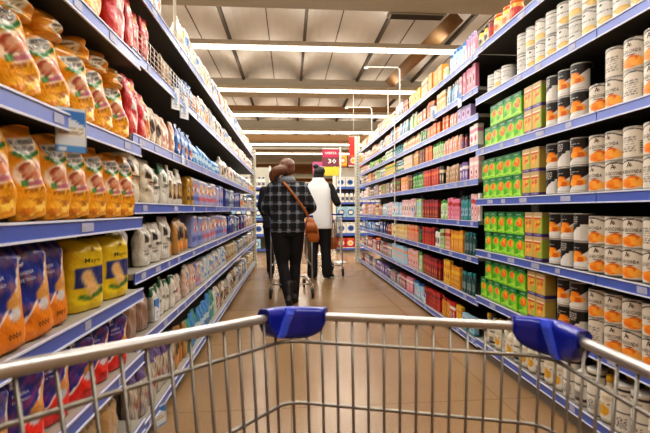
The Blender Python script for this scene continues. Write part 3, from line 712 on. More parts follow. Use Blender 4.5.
line(['yellowcap'], 1, XRN + .11, 1.6, 3.1, .127, wh, 'back', gap=.03)
wh = SH(1, 'peach can')
line(['pale', 'pale_plain'], 1, XRN, 1.5, 2.50, 2.287, wh, '', pitch=.1008, rzj=.3)
line(['pale_plain', 'pale'], 1, XRN, 1.5, 2.50, 2.287+.126, wh, 'upper', pitch=.1008, rzj=.3)

def fit(kind, a, b, c, side, X, z, y0, y1, count, hh, where, wscale=True):
    k = variant(kind, a, b, c); p = PR[k]; pitch = (y1-y0)/count
    sw = max(.45, min(1.6, (pitch-.003)/p['w']))
    sw = min(sw, .3/p['d'])
    for i in range(count):
        h2 = hh*rg.uniform(.93, 1.02)
        place(k, side, X, y0 + pitch*(i+.5), z, where, '', sz=h2/p['h'], sw=sw, back=.012 + rg.uniform(0, .012), rz=rg.uniform(-.03, .03))
def urow(spec, side, X, z, hh, where, y_end, pal=None, x_u=None, kinds=None):
    """spec: (u near, u far, kind, colour, colour, colour, count) read along the shelf, then the palette fills the far stretch"""
    last = None
    for s_ in spec:
        u0, u1, kd, a, b, c, n = s_[:7]; hs = s_[7] if len(s_) > 7 else 1.
        y0, y1 = Yof(u0, X), Yof(u1, X)
        y0 = max(y0, 3.215 if X > 1.41 else 0)
        fit(kd, a, b, c, side, X, z, y0, y1, n, hh*hs, where); last = y1
    y = last + .01
    while pal and y < y_end - .1:
        kd = rg.choice(kinds or ['box', 'bot', 'pouch', 'box', 'tube']); a, b, c = rg.choice(pal); n = rg.choice([2, 3, 3, 4])
        p = PR[variant(kd, a, b, c)]; L_ = n*(p['w']*1.08)
        if y + L_ > y_end: n = max(1, int((y_end-y)/(p['w']*1.08))); L_ = n*p['w']*1.08
        if y + L_ > y_end: break
        hs = rg.uniform(.72, 1.0); fit(kd, a, b, c, side, X, z, y, y + L_, n, hh*hs, where); y += L_ + rg.uniform(.0, .05)
TL = 'toiletries'
urow([(512, 505, 'jar', 'amber', 'red', 'orange', 1), (505, 489, 'jar', 'yellow', 'cream', 'orange', 2), (489, 485, 'jar', 'maroon', 'red', 'brown', 1), (485, 474.5, 'jar', 'yellow', 'cream', 'black', 2)],
     1, XRN, 2.287, .145, SH(1, 'peach can'), 0)
urow([(473, 463, 'bot', 'pink', 'palepink', 'lilac', 4), (462, 447, 'bot', 'skyblue', 'white', 'blue', 5), (445, 441, 'bot', 'palegreen', 'white', 'white', 2, .6), (440, 427, 'wide', 'amber', 'yellow', 'peach', 3, .95), (426, 420, 'box', 'cream', 'tan', 'white', 3), (419, 408, 'wide', 'yellow', 'palegreen', 'orange', 4, .8), (407, 402, 'box', 'maroon', 'tan', 'cream', 3, .8), (400, 394, 'tube', 'white', 'grey', 'white', 4)],
     1, XRF, 2.297, .20, SH(1, TL), 8.8, [('white', 'tan', 'cream'), ('cream', 'grey', 'white'), ('yellow', 'white', 'cream'), ('tan', 'cream', 'white'), ('grey', 'white', 'white')], kinds=['box', 'wide', 'pouch'])
urow([(474, 461, 'wide', 'pink', 'palepink', 'maroon', 4, 1.1), (460, 457, 'box', 'palepink', 'pink', 'white', 1, 1.), (456, 445, 'bot', 'skyblue', 'blue', 'white', 5), (444, 435, 'box', 'cream', 'amber', 'yellow', 4), (433, 425, 'box', 'orange', 'brown', 'cream', 4, .9), (424, 416, 'wide', 'tan', 'peach', 'white', 3, .8), (415, 408, 'bot', 'palegreen', 'lime', 'white', 5), (407, 398, 'bot', 'skyblue', 'navy', 'white', 6)],
     1, XRF, 2.032, .185, SH(2, TL), 8.8, [('peach', 'white', 'tan'), ('white', 'pink', 'grey'), ('grey', 'skyblue', 'white'), ('maroon', 'cream', 'white'), ('tan', 'white', 'cream')])
urow([(468, 455, 'wide', 'lilac', 'palepink', 'purple', 3, .95), (454, 448, 'pouch', 'peach', 'palepink', 'white', 3, .95), (447, 441, 'box', 'orange', 'peach', 'cream', 3, 1.), (438, 426, 'wide', 'orange', 'amber', 'peach', 4, .95), (425, 419, 'bot', 'green', 'darkteal', 'white', 3), (418, 402, 'bot', 'cream', 'peach', 'tan', 8), (401, 392, 'tube', 'teal', 'skyblue', 'darkteal', 5), (391, 384, 'box', 'white', 'green', 'lime', 5)],
     1, XRF, 1.826, .135, SH(3, TL), 8.8, [('green', 'lime', 'white'), ('tan', 'palepink', 'white'), ('white', 'maroon', 'cream'), ('teal', 'white', 'cream')])
urow([(476, 467.5, 'box', 'white', 'pink', 'red', 2, 1.05), (464, 459, 'bot', 'maroon', 'purple', 'black', 2, .8), (458, 442, 'pouch', 'peach', 'pink', 'cream', 7, .95), (441, 431, 'bot', 'palegreen', 'cream', 'green', 5), (430, 424, 'box', 'orange', 'amber', 'red', 4), (423, 418, 'box', 'brown', 'maroon', 'tan', 3), (417, 412, 'box', 'amber', 'cream', 'brown', 4), (411, 403, 'box', 'cream', 'palepink', 'tan', 6), (402, 395, 'tube', 'teal', 'cream', 'white', 5), (393, 384, 'box', 'yellow', 'green', 'white', 6)],
     1, XRF, 1.592, .165, SH(4, TL), 8.8, [('palegreen', 'green', 'yellow'), ('amber', 'tan', 'white'), ('maroon', 'tan', 'cream'), ('grey', 'white', 'palepink')])
urow([(476, 467.5, 'box', 'palepink', 'white', 'red', 2, 1.), (465, 457, 'box', 'purple', 'white', 'lilac', 3, .85), (456, 443, 'pouch', 'tan', 'cream', 'brown', 6, .9), (442, 438, 'box', 'black', 'cream', 'tan', 2), (437, 422, 'box', 'red', 'orange', 'maroon', 8, .95), (421, 411, 'bot', 'green', 'palegreen', 'darkteal', 6), (410, 407, 'box', 'brown', 'tan', 'red', 2), (406, 400, 'box', 'peach', 'amber', 'white', 4), (399, 391, 'box', 'maroon', 'green', 'cream', 6)],
     1, XRF, 1.331, .185, SH(5, TL), 8.8, [('grey', 'tan', 'white'), ('brown', 'white', 'cream'), ('white', 'palepink', 'maroon'), ('tan', 'green', 'cream')])
urow([(480, 476, 'box', 'white', 'red', 'pink', 1), (475, 469, 'box', 'palepink', 'red', 'white', 2), (468, 458, 'bot', 'teal', 'skyblue', 'darkteal', 5, .95), (457, 446, 'box', 'pink', 'red', 'palepink', 5, .9), (445, 438, 'bot', 'palegreen', 'white', 'green', 3, .85), (436, 421, 'box', 'maroon', 'red', 'amber', 8, .9), (420, 415, 'box', 'palegreen', 'skyblue', 'white', 3), (414, 401, 'wide', 'palepink', 'white', 'brown', 6, 1.), (400, 391, 'wide', 'skyblue', 'white', 'palepink', 4, .9)],
     1, XRF, 1.005, .215, SH(6, TL), 8.8, [('skyblue', 'white', 'grey'), ('palepink', 'grey', 'white'), ('tan', 'palepink', 'maroon'), ('cream', 'maroon', 'tan')], kinds=['wide', 'box', 'pouch'])
urow([(472, 462, 'bot', 'darkteal', 'grey', 'teal', 4), (461, 449, 'box', 'amber', 'yellow', 'peach', 5), (448, 443, 'box', 'peach', 'red', 'white', 3), (442, 438, 'box', 'palegreen', 'brown', 'cream', 2), (437, 433, 'bot', 'white', 'grey', 'black', 2), (432, 421, 'box', 'red', 'maroon', 'orange', 6, 1.), (420, 417, 'bot', 'darkteal', 'green', 'black', 2), (416, 406, 'box', 'peach', 'orange', 'pink', 6), (405, 390, 'box', 'cream', 'yellow', 'tan', 10, .95)],
     1, XRF, .727, .185, SH(7, TL), 8.8, [('navy', 'blue', 'white'), ('maroon', 'red', 'cream'), ('blue', 'skyblue', 'white'), ('purple', 'maroon', 'cream')], kinds=['wide', 'box', 'pouch'])
urow([(472, 459, 'bot', 'darkteal', 'grey', 'teal', 5, .85), (458, 449, 'box', 'amber', 'yellow', 'brown', 4, .9), (448, 441, 'box', 'yellow', 'amber', 'maroon', 3), (438, 421, 'box', 'maroon', 'red', 'amber', 9, .95), (420, 417, 'bot', 'palegreen', 'white', 'green', 2), (416, 406, 'box', 'palepink', 'peach', 'maroon', 6), (405, 390, 'box', 'skyblue', 'peach', 'cream', 9)],
     1, XRF, .403, .215, SH(8, TL), 8.8, [('palepink', 'grey', 'white'), ('maroon', 'palepink', 'white'), ('black', 'purple', 'grey'), ('grey', 'white', 'tan')], kinds=['wide', 'pouch', 'box'])
urow([(472, 460, 'wide', 'skyblue', 'teal', 'white', 3, .8), (459, 454, 'box', 'yellow', 'amber', 'white', 2), (453, 448, 'box', 'red', 'white', 'maroon', 2), (447, 440, 'bot', 'amber', 'yellow', 'red', 4), (438, 423, 'box', 'red', 'maroon', 'orange', 8), (421, 412, 'bot', 'skyblue', 'white', 'blue', 6), (411, 405, 'box', 'pink', 'white', 'red', 4), (404, 398, 'box', 'maroon', 'palepink', 'white', 4)],
     1, XRF, .087, .18, SH(9, TL), 8.8, [('purple', 'lilac', 'white'), ('maroon', 'black', 'cream'), ('grey', 'pink', 'white'), ('navy', 'white', 'maroon')], kinds=['wide', 'pouch', 'box'])

# --- pasta and flour rack (side -1, near)
PA = 'pasta'
def frontrow(y0, y1, z, n, ex, pitch, sz, tl=0., ln=.2, swd=.9):
    y = y0
    while y + pitch <= y1:
        place('pasta', -1, XLN, y + pitch/2, z, SH(n, PA), ex, sz=sz*rg.uniform(.95, 1.03), sw=swd*rg.uniform(.97, 1.03), back=.026 + rg.uniform(0, .012), rz=-.26 + rg.uniform(-.1, .1), tilt=tl, lean=ln + rg.uniform(-.05, .05)); y += pitch
frontrow(.38, 1.945, 1.073, 5, '', .130, .93, ln=.16, swd=.93)
frontrow(.31, 1.945, 1.377, 4, 'front', .163, .93, ln=.40, swd=1.06)
line(['pasta_loose'], -1, XLN - .13, .45, 1.85, 1.377 + .0, SH(4, PA), 'rear', pitch=.14, rzj=.3, sz=1.2)
for i in range(9): place('pasta_loose', -1, XLN - .035, .56 + i*.158, 1.578 + .010*(i % 2), SH(4, PA), 'topmost', sz=.42, sw=1.02, rz=-.3 + .5*(i % 3 - 1), lean=.25)
line(['white_orange', 'pasta', 'white_orange'], -1, XLN, .5, 1.68, 1.743, SH(3, PA), '', jit=.01, rzj=.1)
line(['redbag'], -1, XLN, 1.68, 1.91, 1.743, SH(3, PA), 'end', gap=-.017, sz=1.05)
for y_ in (.51, .65, .79, .93): place('flour_o', -1, XLN, y_, .769, SH(6, PA), 'near', rz=-.1)
place('flour_o', -1, XLN, 1.07, .769, SH(6, PA), 'near', rz=-.25, sw=.88, lean=.10)
place('flour_o', -1, XLN, 1.192, .769, SH(6, PA), 'near', rz=-.28, sw=.86, lean=.12)
place('flour_o', -1, XLN, 1.31, .769, SH(6, PA), 'near', back=.03, rz=-.25, sw=.84, lean=.10)
place('corn', -1, XLN, 1.525, .769, SH(6, PA), 'corn', back=.03, rz=-.30, sw=1.12)
place('corn', -1, XLN, 1.735, .769, SH(6, PA), 'corn', back=.02, rz=-.28, sw=1.1)
place('corn', -1, XLN - .16, 1.56, .769, SH(6, PA), 'rear corn', back=.035, rz=-.1)
place('corn', -1, XLN - .16, 1.75, .769, SH(6, PA), 'rear corn', back=.035, rz=-.1)
for i, y_ in enumerate((.58, .72, .86, 1.0)): place('flour_o', -1, XLN, y_, .497, SH(7, PA), 'orange', sz=.88)
for i, y_ in enumerate((1.15, 1.30, 1.44, 1.58, 1.73)): place('flour_r', -1, XLN, y_, .497, SH(7, PA), 'red', sz=.88, rz=-.30, back=.02 + .01*(i % 2), sw=.92)
line(['kraft_big'], -1, XLN, .7, 1.88, .207, SH(8, PA), '', rzj=.12, jit=.01)

# --- bag racks beyond (side -1)
PF = 'pet food'
MIX = {'white_pack': ['white_fig', 'pink_pack', 'bluebag2', 'white_orange'], 'pink_pack': ['white_pack', 'white_fig', 'peach_bag', 'cream_m'], 'white_fig': ['white_pack', 'beige_dark', 'white_brown', 'pink_pack'], 'white_orange': ['white_pack', 'peach_bag', 'pink_pack'],
       'lilac': ['lilac2'], 'navy': ['greyblue', 'navy2'], 'aqua': ['white_pack', 'lilac2'], 'greyblue': ['cream_m', 'white_pack'], 'teal_pack': ['bluebag2']}
def lrow(spec, z, n, y_end=8.28):
    for s_ in spec:
        u0, u1, key, cnt = s_[:4]; hs = s_[4] if len(s_) > 4 else 1.; bk = s_[5] if len(s_) > 5 else .015
        y0, y1 = (u0 if u0 < 20 else Yof(u0, XLF)), (u1 if u1 < 20 else Yof(u1, XLF))
        y0, y1 = max(y0, 1.955), min(y1, y_end); pitch = (y1-y0)/cnt; p = PR[key]; sw = max(.5, min(1.5, (pitch-.010)/p['w']*.95))
        for i in range(cnt):
            kk = key
            if key in MIX and rg.random() < .42: kk = rg.choice(MIX[key])
            h0 = PR[key]['h']*hs; s2 = h0/PR[kk]['h']; sw2 = max(.5, min(1.5, (pitch-.010)/PR[kk]['w']*(.86 if u0 < 20 else .93)))
            place(kk, -1, XLF, y0 + pitch*(i+.5), z, SH(n, PF), '', sz=s2*rg.uniform(.84, 1.03), sw=sw2, back=bk + rg.uniform(0, .02), rz=rg.uniform(-.22, .12))
# top
lrow([(1.97, 2.52, 'white_pack', 4, 1.05), (187-1.5, 190.5, 'white_bird', 1, 1.0), (191, 213, 'white_orange', 7, .95), (213, 222, 'white_pack', 4, 1.), (222, 228, 'peach_bag', 4, 1.05), (228, 236, 'pink_pack', 6, 1.), (236, 247, 'white_pack', 10, .95), (247, 255.5, 'pink_pack', 9, .9)], 2.117, 1)
lrow([(1.955, 2.26, 'redbag', 3, .92), (170, 178, 'kraft', 2, .9), (186, 193, 'bluebag', 3, .85), (193, 199, 'bluebag', 2, .95), (199, 204, 'peach_bag', 2, .9), (204, 216, 'white_pack', 6, .9), (216, 224, 'white_fig', 4, 1.), (224, 233, 'white_fig', 5, .92), (233, 255.5, 'pink_pack', 18, .9)], 1.804, 2)
lrow([(1.955, 2.27, 'redbag', 2, 1.0), (151, 157, 'white_orange', 1, .9), (157, 168, 'beige_dark', 2, .92), (168, 179, 'peach_bag', 3, .95), (181, 196, 'bluebag', 4, .95), (197, 213, 'bluebag2', 5, 1.05), (214, 223, 'bluebag2', 3, .9), (224, 233, 'white_fig', 4, .95), (233, 243, 'white_fig', 6, .85), (243, 255.5, 'white_pack', 10, .8)], 1.435, 3)
lrow([(1.955, 2.36, 'cream_brown', 2, .92), (160, 173, 'cream_green', 2, .85), (172, 188, 'white_brown', 4, .9), (193, 197.5, 'goldbox', 2, 1.1), (198, 227, 'lilac', 8, 1.1), (228, 243, 'navy', 8, 1.05), (243, 255.5, 'white_pack', 10, .85)], 1.136, 4)
lrow([(1.955, 2.12, 'white_black', 1, .95, .06), (2.14, 2.62, 'white_black', 3, .98), (170, 178, 'kraft', 2, .9), (179, 193, 'kraft', 3, 1.), (196, 228, 'lilac', 8, 1.15), (228, 247, 'navy', 11, 1.05), (247, 255.5, 'pink_pack', 7, .85)], .829, 5)
lrow([(1.955, 2.24, 'brown_pasta', 2, 1.05), (157, 178, 'green_ccc', 5, 1.0), (179, 199, 'pink_pack', 6, .82), (200, 228, 'aqua', 11, .95), (229, 238, 'cream_m', 6, .9), (238, 255.5, 'greyblue', 12, .9)], .525, 6)
lrow([(1.955, 2.45, 'stripe', 4, .98), (165, 178, 'stripe', 4, .9), (178, 189, 'kraft', 4, 1.1), (190, 217, 'teal_pack', 10, 1.), (217, 237, 'white_fig', 10, 1.0), (237, 250, 'greyblue', 10, 1.05), (250, 255.5, 'cream_m', 5, 1.)], .127, 7)

# ------------------------------------------------------------------ hanging price cards
def card_me(name, w, h, ops, base='#d9e2ea', texts=()):
    me = pack(name, 'box', w, .003, h, P_BOX, base, ops, 'card', 30, 24, smooth=False, texts=texts); return me
blue_ops = [('p', [(.1, .95), (.95, .95), (.95, .62), (.3, .80)], '#3f7fc8'), ('r', .08, .35, .92, .58, '#e6e4d8'), ('r', 0, 0, 1, .14, '#5a9ad6'), ('scrib', .12, .38, .9, .56, '#a89a86', 3, 2), ('r', .06, .02, .3, .12, '#dfe6ee')]
CARD = card_me('price_card', .075, .115, blue_ops); CARD2 = card_me('price_card_blue', .07, .11, [('p', [(0, 1), (1, 1), (1, .45), (0, .7)], '#3a7ac2'), ('scrib', .15, .1, .9, .4, '#8a94a4', 3, 4)])
CARD3 = card_me('price_card_white', .07, .13, [('e', .5, .5, .2, .25, '#8fb0d0'), ('scrib', .15, .08, .9, .3, '#8a94a4', 3, 4)], '#dfe3e6')
def card(u, v, X, side, label, me=CARD, rz=0., tilt=0., sc=1.):
    p = on_x(u, v, X - side*.016); o = bpy.data.objects.new('price_card', me); COL.objects.link(o)
    o.location = (p.x + side*.0095 - side*.003, p.y, p.z - .115*sc); o.rotation_euler = (tilt, 0, (-PI/2 if side > 0 else PI/2) + rz); o.scale = (sc, sc, sc)
    tag(o, label, 'price card', 'price cards clipped on the shelf rails')
card(73, 108, XLN, -1, 'white and blue price card on the rail above the standing yellow pasta bags', sc=1.1, rz=-.75)
card(184, 148, XLF, -1, 'price card on the rail between beige and bright blue pet food bags', CARD2, sc=.9)
card(176.5, 90, XLF, -1, 'white price card at the end of the wire guard, nearer one', CARD3, rz=-.5, sc=1.)
card(185, 99, XLF, -1, 'white price card past the wire guard, farther one', CARD3, rz=-.5, sc=1.1)
card(158, 297, XLF, -1, 'blue price card on the rail below the lettered green and white bags', CARD2, sc=1.)
card(162, 405, XLF, -1, 'white and blue price card on the lowest rail before the striped pasta', CARD, rz=-.45, sc=1.)
card(459, 92, XRF, 1, 'blue price card under the big pink cartons', CARD2, sc=1.1)
card(433, 108, XRF, 1, 'white price card tilted on the rail under the orange cartons', CARD3, rz=.6, sc=1.1)
card(412, 207, XRF, 1, 'pale blue price card on the rail under the palest pink wide cartons', CARD2, sc=1.)
card(424, 293, XRF, 1, 'blue price card on the lowest toiletries rail', CARD2, sc=.9)
mb = MB(); p0 = on_x(394.5, 118, XRF-.02); mb.box(p0.x-.002, p0.y-.014, .62, p0.x+.002, p0.y+.014, p0.z)
for q in range(14): mb.box(p0.x-.012, p0.y-.010, .68+q*.1, p0.x-.001, p0.y+.010, .70+q*.1, 1)
tag(mb.build('clip_strip', [M['white'], M['upright']]), 'long white clip strip hanging down the front of the toiletries racks', 'strip')

# sign arms standing on the racks
def arm(u, v, y, u2, label, side=1, X=None, to=None):
    Xp = X; ang = math.atan((u-325)/FPX) + PSI; Y = Xp/math.tan(ang); z = on_x(u, v, Xp).z
    mb = MB(); x2 = Y*math.tan(math.atan((u2-325)/FPX) + PSI)
    mb.tube([(Xp, Y, 2.31), (Xp, Y, z-.03), (Xp-.03*side, Y, z), (x2, Y, z)], .011, 8); mb.box(Xp-.03, Y-.03, 2.2965, Xp+.03, Y+.03, 2.33); mb.box(x2-.03, Y-.012, z-.03, x2+.03, Y+.012, z)
    tag(mb.build('sign_holder', M['white']), label, 'sign arm', 'white sign arms on the racks')
arm(400, 67, 0, 367, 'taller white hooked sign arm over the aisle, nearer one', X=XRF+.26)
arm(372, 107, 0, 347, 'white hooked sign arm over the aisle, farther and lower one', X=XRF+.26)
mb = MB(); yy = 2.84; mb.tube([(-.72, yy, 2.12), (-.72, yy, 4.16)], .010, 8); mb.box(-.76, yy-.04, 2.118, -.68, yy+.04, 2.135)
tag(mb.build('sign_pole', M['white']), 'thin white pole rising beside the white bag with the yellow duck', 'pole')
mb = MB(); p0 = on_x(388, 90, XRF+.26); mb.tube([(p0.x, p0.y, 2.3), (p0.x, p0.y, p0.z)], .009, 8); tag(mb.build('sign_pole', M['white']), 'short white pole between the two hooked sign arms', 'pole')

# ------------------------------------------------------------------ shopping trolleys
def yawed(x, d, z): return Vector((x*math.cos(PSI) + d*math.sin(PSI), -x*math.sin(PSI) + d*math.cos(PSI), z))
def rounded(pts, r, n=5):
    """polyline with rounded inner corners"""
    P = [Vector(p) for p in pts]; out = [P[0]]
    for i in range(1, len(P)-1):
        a = (P[i-1]-P[i]); b = (P[i+1]-P[i]); ra = min(r, a.length*.45, b.length*.45)
        p0 = P[i] + a.normalized()*ra; p1 = P[i] + b.normalized()*ra
        for k in range(n+1):
            t = k/n; out.append(p0*(1-t)**2 + P[i]*2*t*(1-t) + p1*t*t)
    out.append(P[-1]); return out
def along(path, s):
    for a, b in zip(path, path[1:]):
        L = (b-a).length
        if s <= L: return a + (b-a)*(s/L), (b-a).normalized()
        s -= L
    return path[-1].copy(), (path[-1]-path[-2]).normalized()
def plen(path): return sum((b-a).length for a, b in zip(path, path[1:]))

def trolley(root, FL, FR, BL, BR, zb_front, zb_back, inset=.06, pitch_side=.04, pitch_front=.031, rimr=.0085, wr=.0026, guards=True, guard_col='blueplastic', dl=(.068, .085), dr=(.042, .115), offs=(.05, .165, .27)):
    path = rounded([BL, FL, FR, BR], .045, 7); cen = (FL+FR+BL+BR)/4
    mb = MB(); mb.tube(path, rimr, 12); mb.build('rim', M['rimtube'], root)
    def down(p, drop, depth):
        k = drop/max(.05, depth); q = cen - p; q.z = 0; return Vector((p.x, p.y, p.z-drop)) + q.normalized()*inset*k
    def depth_at(p):
        t = max(0, min(1, (p - (FL+FR)/2).dot(((BL+BR)/2-(FL+FR)/2).normalized()) / ((BL+BR)/2-(FL+FR)/2).length))
        return p.z - (zb_front*(1-t) + zb_back*t)
    mb = MB()
    for o_ in offs: mb.tube([down(p, o_, depth_at(p)) for p in path], wr*1.35, 8)
    Ls = (FL-BL).length; Lf = (FR-FL).length; tot = plen(path)
    s = .02
    ss = []
    x = .02
    while x < Ls-.03: ss.append(Ls - .035 - x + .015); x += pitch_side
    k = int(Lf/pitch_front)
    ss += [Ls - .015 + (Lf)*(i+.5)/k for i in range(k)]
    x = .03
    while x < (BR-FR).length - .02: ss.append(Ls + Lf - .03 + x); x += pitch_side
    bot = []
    for s in ss:
        if s < 0 or s > tot: continue
        p, d = along(path, s); q = down(p, depth_at(p), depth_at(p)); mb.tube([p, down(p, depth_at(p)*.5, depth_at(p)), q], wr, 6); bot.append(q)
    # floor of the basket
    lo = [down(p, depth_at(p), depth_at(p)) for p in path]; mb.tube(lo + [lo[0]], wr*1.4, 6)
    b0, b1, b2, b3 = lo[0], lo[len(lo)//2-4], lo[len(lo)//2+4], lo[-1]
    for i in range(1, 12): t = i/12; mb.tube([b0.lerp(b3, t), b1.lerp(b2, t)], wr, 6)
    for i in range(1, 9): t = i/9; mb.tube([b0.lerp(b1, t), b3.lerp(b2, t)], wr, 6)
    for i in range(1, 10): t = i/10; mb.tube([BL.lerp(BR, t), b0.lerp(b3, t)], wr, 6)
    mb.build('wire_basket', M['chrome'], root)
    # handle bar behind the basket
    back = (BL-FL).normalized(); back.z = 0; back2 = (BR-FR).normalized(); back2.z = 0
    h0 = BL + back*.07 + Vector((0, 0, .04)); h1 = BR + back2*.07 + Vector((0, 0, .04))
    mb = MB(); mb.tube([BL, h0], .008, 8); mb.tube([BR, h1], .008, 8); hb = mb.build('handle_bracket', M['rimtube'], root)
    mb = MB(); mb.tube([h0, h0.lerp(h1, .33), h0.lerp(h1, .67), h1], .014, 12); mb.build('handle', M['blueplastic'], root)
    # frame and castors
    d0 = (BL-FL); d0.z = 0
    g = lambda p, z, k: Vector((cen.x + (p.x-cen.x)*k, cen.y + (p.y-cen.y)*k, z))
    mb = MB()
    for B, F in ((BL, FL), (BR, FR)):
        mb.tube(rounded([g(B, B.z-.02, .97), g(B, .42, .98), g(B, .17, 1.0), g(F, .15, .86)], .06), .010, 8)
        mb.tube(rounded([g(B, .40, .96), g(F, .47, .85)], .02), .008, 8)
    mb.tube([g(BL, .17, 1.0), g(BR, .17, 1.0)], .009, 8); mb.tube([g(FL, .15, .86), g(FR, .15, .86)], .009, 8)
    mb.build('frame', M['rimtube'], root)
    fw = ((FL+FR)/2 - (BL+BR)/2); fw.z = 0; fw.normalize(); sd = Vector((fw.y, -fw.x, 0))
    for P_, kk in ((BL, 1.0), (BR, 1.0), (FL, .86), (FR, .86)):
        c = g(P_, .062, kk) - fw*.03
        mb = MB(); n = 20; vs = []
        prof = [(.03, -.012), (.056, -.014), (.062, -.008), (.062, .008), (.056, .014), (.03, .012)]
        for r_, o_ in prof:
            for j in range(n):
                a = 2*PI*j/n; q = c + sd*o_ + fw*(r_*math.cos(a)) + Vector((0, 0, r_*math.sin(a))); vs.append(q)
        fs = [(i*n+j, i*n+(j+1) % n, (i+1)*n+(j+1) % n, (i+1)*n+j) for i in range(5) for j in range(n)] + [tuple(range(n))[::-1], tuple(range(5*n, 6*n))]
        mb.add(vs, fs, 0, True); wh_ = mb.build('wheel', M['rubber'], root)
        mb = MB()
        for o_ in (-.02, .02): mb.tube([c + sd*o_, c + sd*o_ + fw*.012 + Vector((0, 0, .05)), c + fw*.02 + sd*o_*.6 + Vector((0, 0, .085))], .005, 6)
        mb.tube([c + fw*.02 + Vector((0, 0, .075)), c + fw*.025 + Vector((0, 0, .11))], .012, 8); mb.build('castor_fork', M['rimtube'], wh_)
    if guards:
        for side_, (c_s, before, after) in enumerate(((Ls-.012, dl[0], dl[1]), (Ls+Lf-.036, dr[0], dr[1]))):
            n = 22; V = []; rows = 7; path_n = []
            for i in range(n+1):
                s = c_s - before + (before+after)*i/n; p, d = along(path, s); nrm = Vector((-d.y, d.x, 0)).normalized()
                path_n.append((p, d, nrm))
            inn = []; out = []
            for i, (p, d, nrm) in enumerate(path_n):
                t = i/n*2-1; bz = -.036*max(0, 1-abs(t)**2.6) ** .55 - .008; ri = []; ro = []
                for j in range(rows+1):
                    q = j/rows; z = .0145 + (bz-.0145)*q
                    e = .0125 if j else .007
                    if j == rows: e = .010
                    ri.append(p - nrm*e + Vector((0, 0, z + (.003 if j == 0 else 0)))); ro.append(p + nrm*e + Vector((0, 0, z + (.003 if j == 0 else 0))))
                inn.append(ri); out.append(ro)
            mb = MB(); V = []
            for i in range(n+1): V += inn[i] + out[i]
            k2 = 2*(rows+1); F = []
            for i in range(n):
                for j in range(rows):
                    a = i*k2+j; F.append((a, a+1, a+k2+1, a+k2)); a += rows+1; F.append((a, a+k2, a+k2+1, a+1))
                F.append((i*k2, i*k2+k2, i*k2+k2+rows+1, i*k2+rows+1)); a = i*k2+rows; F.append((a, a+rows+1, a+k2+rows+1, a+k2))
            for i in (0, n):
                f = [i*k2+j for j in range(rows+1)] + [i*k2+rows+1+j for j in reversed(range(rows+1))]; F.append(tuple(f if i == 0 else f[::-1]))
            mb.add(V, F, 0, True); gd = mb.build('corner_guard', M[guard_col], root)
            # raised crease facing into the basket
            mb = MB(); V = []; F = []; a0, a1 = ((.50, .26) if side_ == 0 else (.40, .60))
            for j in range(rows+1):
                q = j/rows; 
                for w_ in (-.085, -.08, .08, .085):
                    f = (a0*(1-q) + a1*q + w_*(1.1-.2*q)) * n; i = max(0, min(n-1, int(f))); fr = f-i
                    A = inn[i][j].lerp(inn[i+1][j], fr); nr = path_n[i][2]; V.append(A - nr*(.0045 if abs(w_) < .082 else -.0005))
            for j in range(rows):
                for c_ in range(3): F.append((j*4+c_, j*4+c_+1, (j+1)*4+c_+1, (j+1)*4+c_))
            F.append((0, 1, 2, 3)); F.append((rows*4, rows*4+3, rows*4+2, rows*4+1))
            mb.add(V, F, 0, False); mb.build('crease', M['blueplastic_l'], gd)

FLx, FRx = yawed(-.083, .878, .887), yawed(.402, .772, .887)
BLx = yawed(-.083-.41*.98, .878-.91*.98, .887+.125*.98); BRx = yawed(.402-.03*.9, .772-.9, .887+.05*.9)
rt = empty('shopping_trolley', (0, 0, 0)); tag(rt, 'large chromed wire trolley with blue corner guards filling the foreground', 'trolley')
trolley(rt, FLx, FRx, BLx, BRx, .52, .44)

# ------------------------------------------------------------------ people
def loft(mb, rings, n=20, mi=0, p=2.3):
    """rings: (centre, half width x, half depth y, turn)"""
    vs = []
    for r_ in rings:
        c, a, b = r_[:3]; tw = r_[3] if len(r_) > 3 else 0
        for j in range(n):
            t = 2*PI*j/n; ct, st = math.cos(t), math.sin(t)
            x = a*math.copysign(abs(ct)**(2/p), ct); y = b*math.copysign(abs(st)**(2/p), st)
            vs.append((c[0] + x*math.cos(tw) - y*math.sin(tw), c[1] + x*math.sin(tw) + y*math.cos(tw), c[2]))
    k = len(rings); fs = [(i*n+j, i*n+(j+1) % n, (i+1)*n+(j+1) % n, (i+1)*n+j) for i in range(k-1) for j in range(n)]
    fs += [tuple(reversed(range(n))), tuple(range((k-1)*n, k*n))]
    mb.add(vs, fs, mi, True)
def smooth_chain(pts, radii, n=5):
    P = [Vector(p) for p in pts]; out = []; rr = []
    for i in range(len(P)-1):
        p0 = P[max(0, i-1)]; p1 = P[i]; p2 = P[i+1]; p3 = P[min(len(P)-1, i+2)]
        for k in range(n):
            t = k/n
            q = ((p1*2) + (p2-p0)*t + (p0*2-p1*5+p2*4-p3)*t*t + (p1*3-p0-p2*3+p3)*t**3)*.5
            out.append(q); rr.append(radii[i]*(1-t) + radii[i+1]*t)
    out.append(P[-1]); rr.append(radii[-1]); return out, rr
def limb(mb, pts, radii, n=12, k=5):
    a, r = smooth_chain(pts, radii, k); mb.tube(a, r, n)
    mb.ell(pts[0], (radii[0],)*3, 10, 7); mb.ell(pts[-1], (radii[-1],)*3, 10, 7)
def fused(name, mb, mat, parent, voxel, smooth=2):
    o = mb.build(name, mat, parent); md = o.modifiers.new('fuse', 'REMESH'); md.mode = 'VOXEL'; md.voxel_size = voxel; md.use_smooth_shade = True
    if smooth: s_ = o.modifiers.new('soften', 'SMOOTH'); s_.iterations = smooth; s_.factor = .5
    return o
M['skin'] = simple('skin', '#b98668', .5)
M['eye'] = simple('eye', '#2a211c', .2)
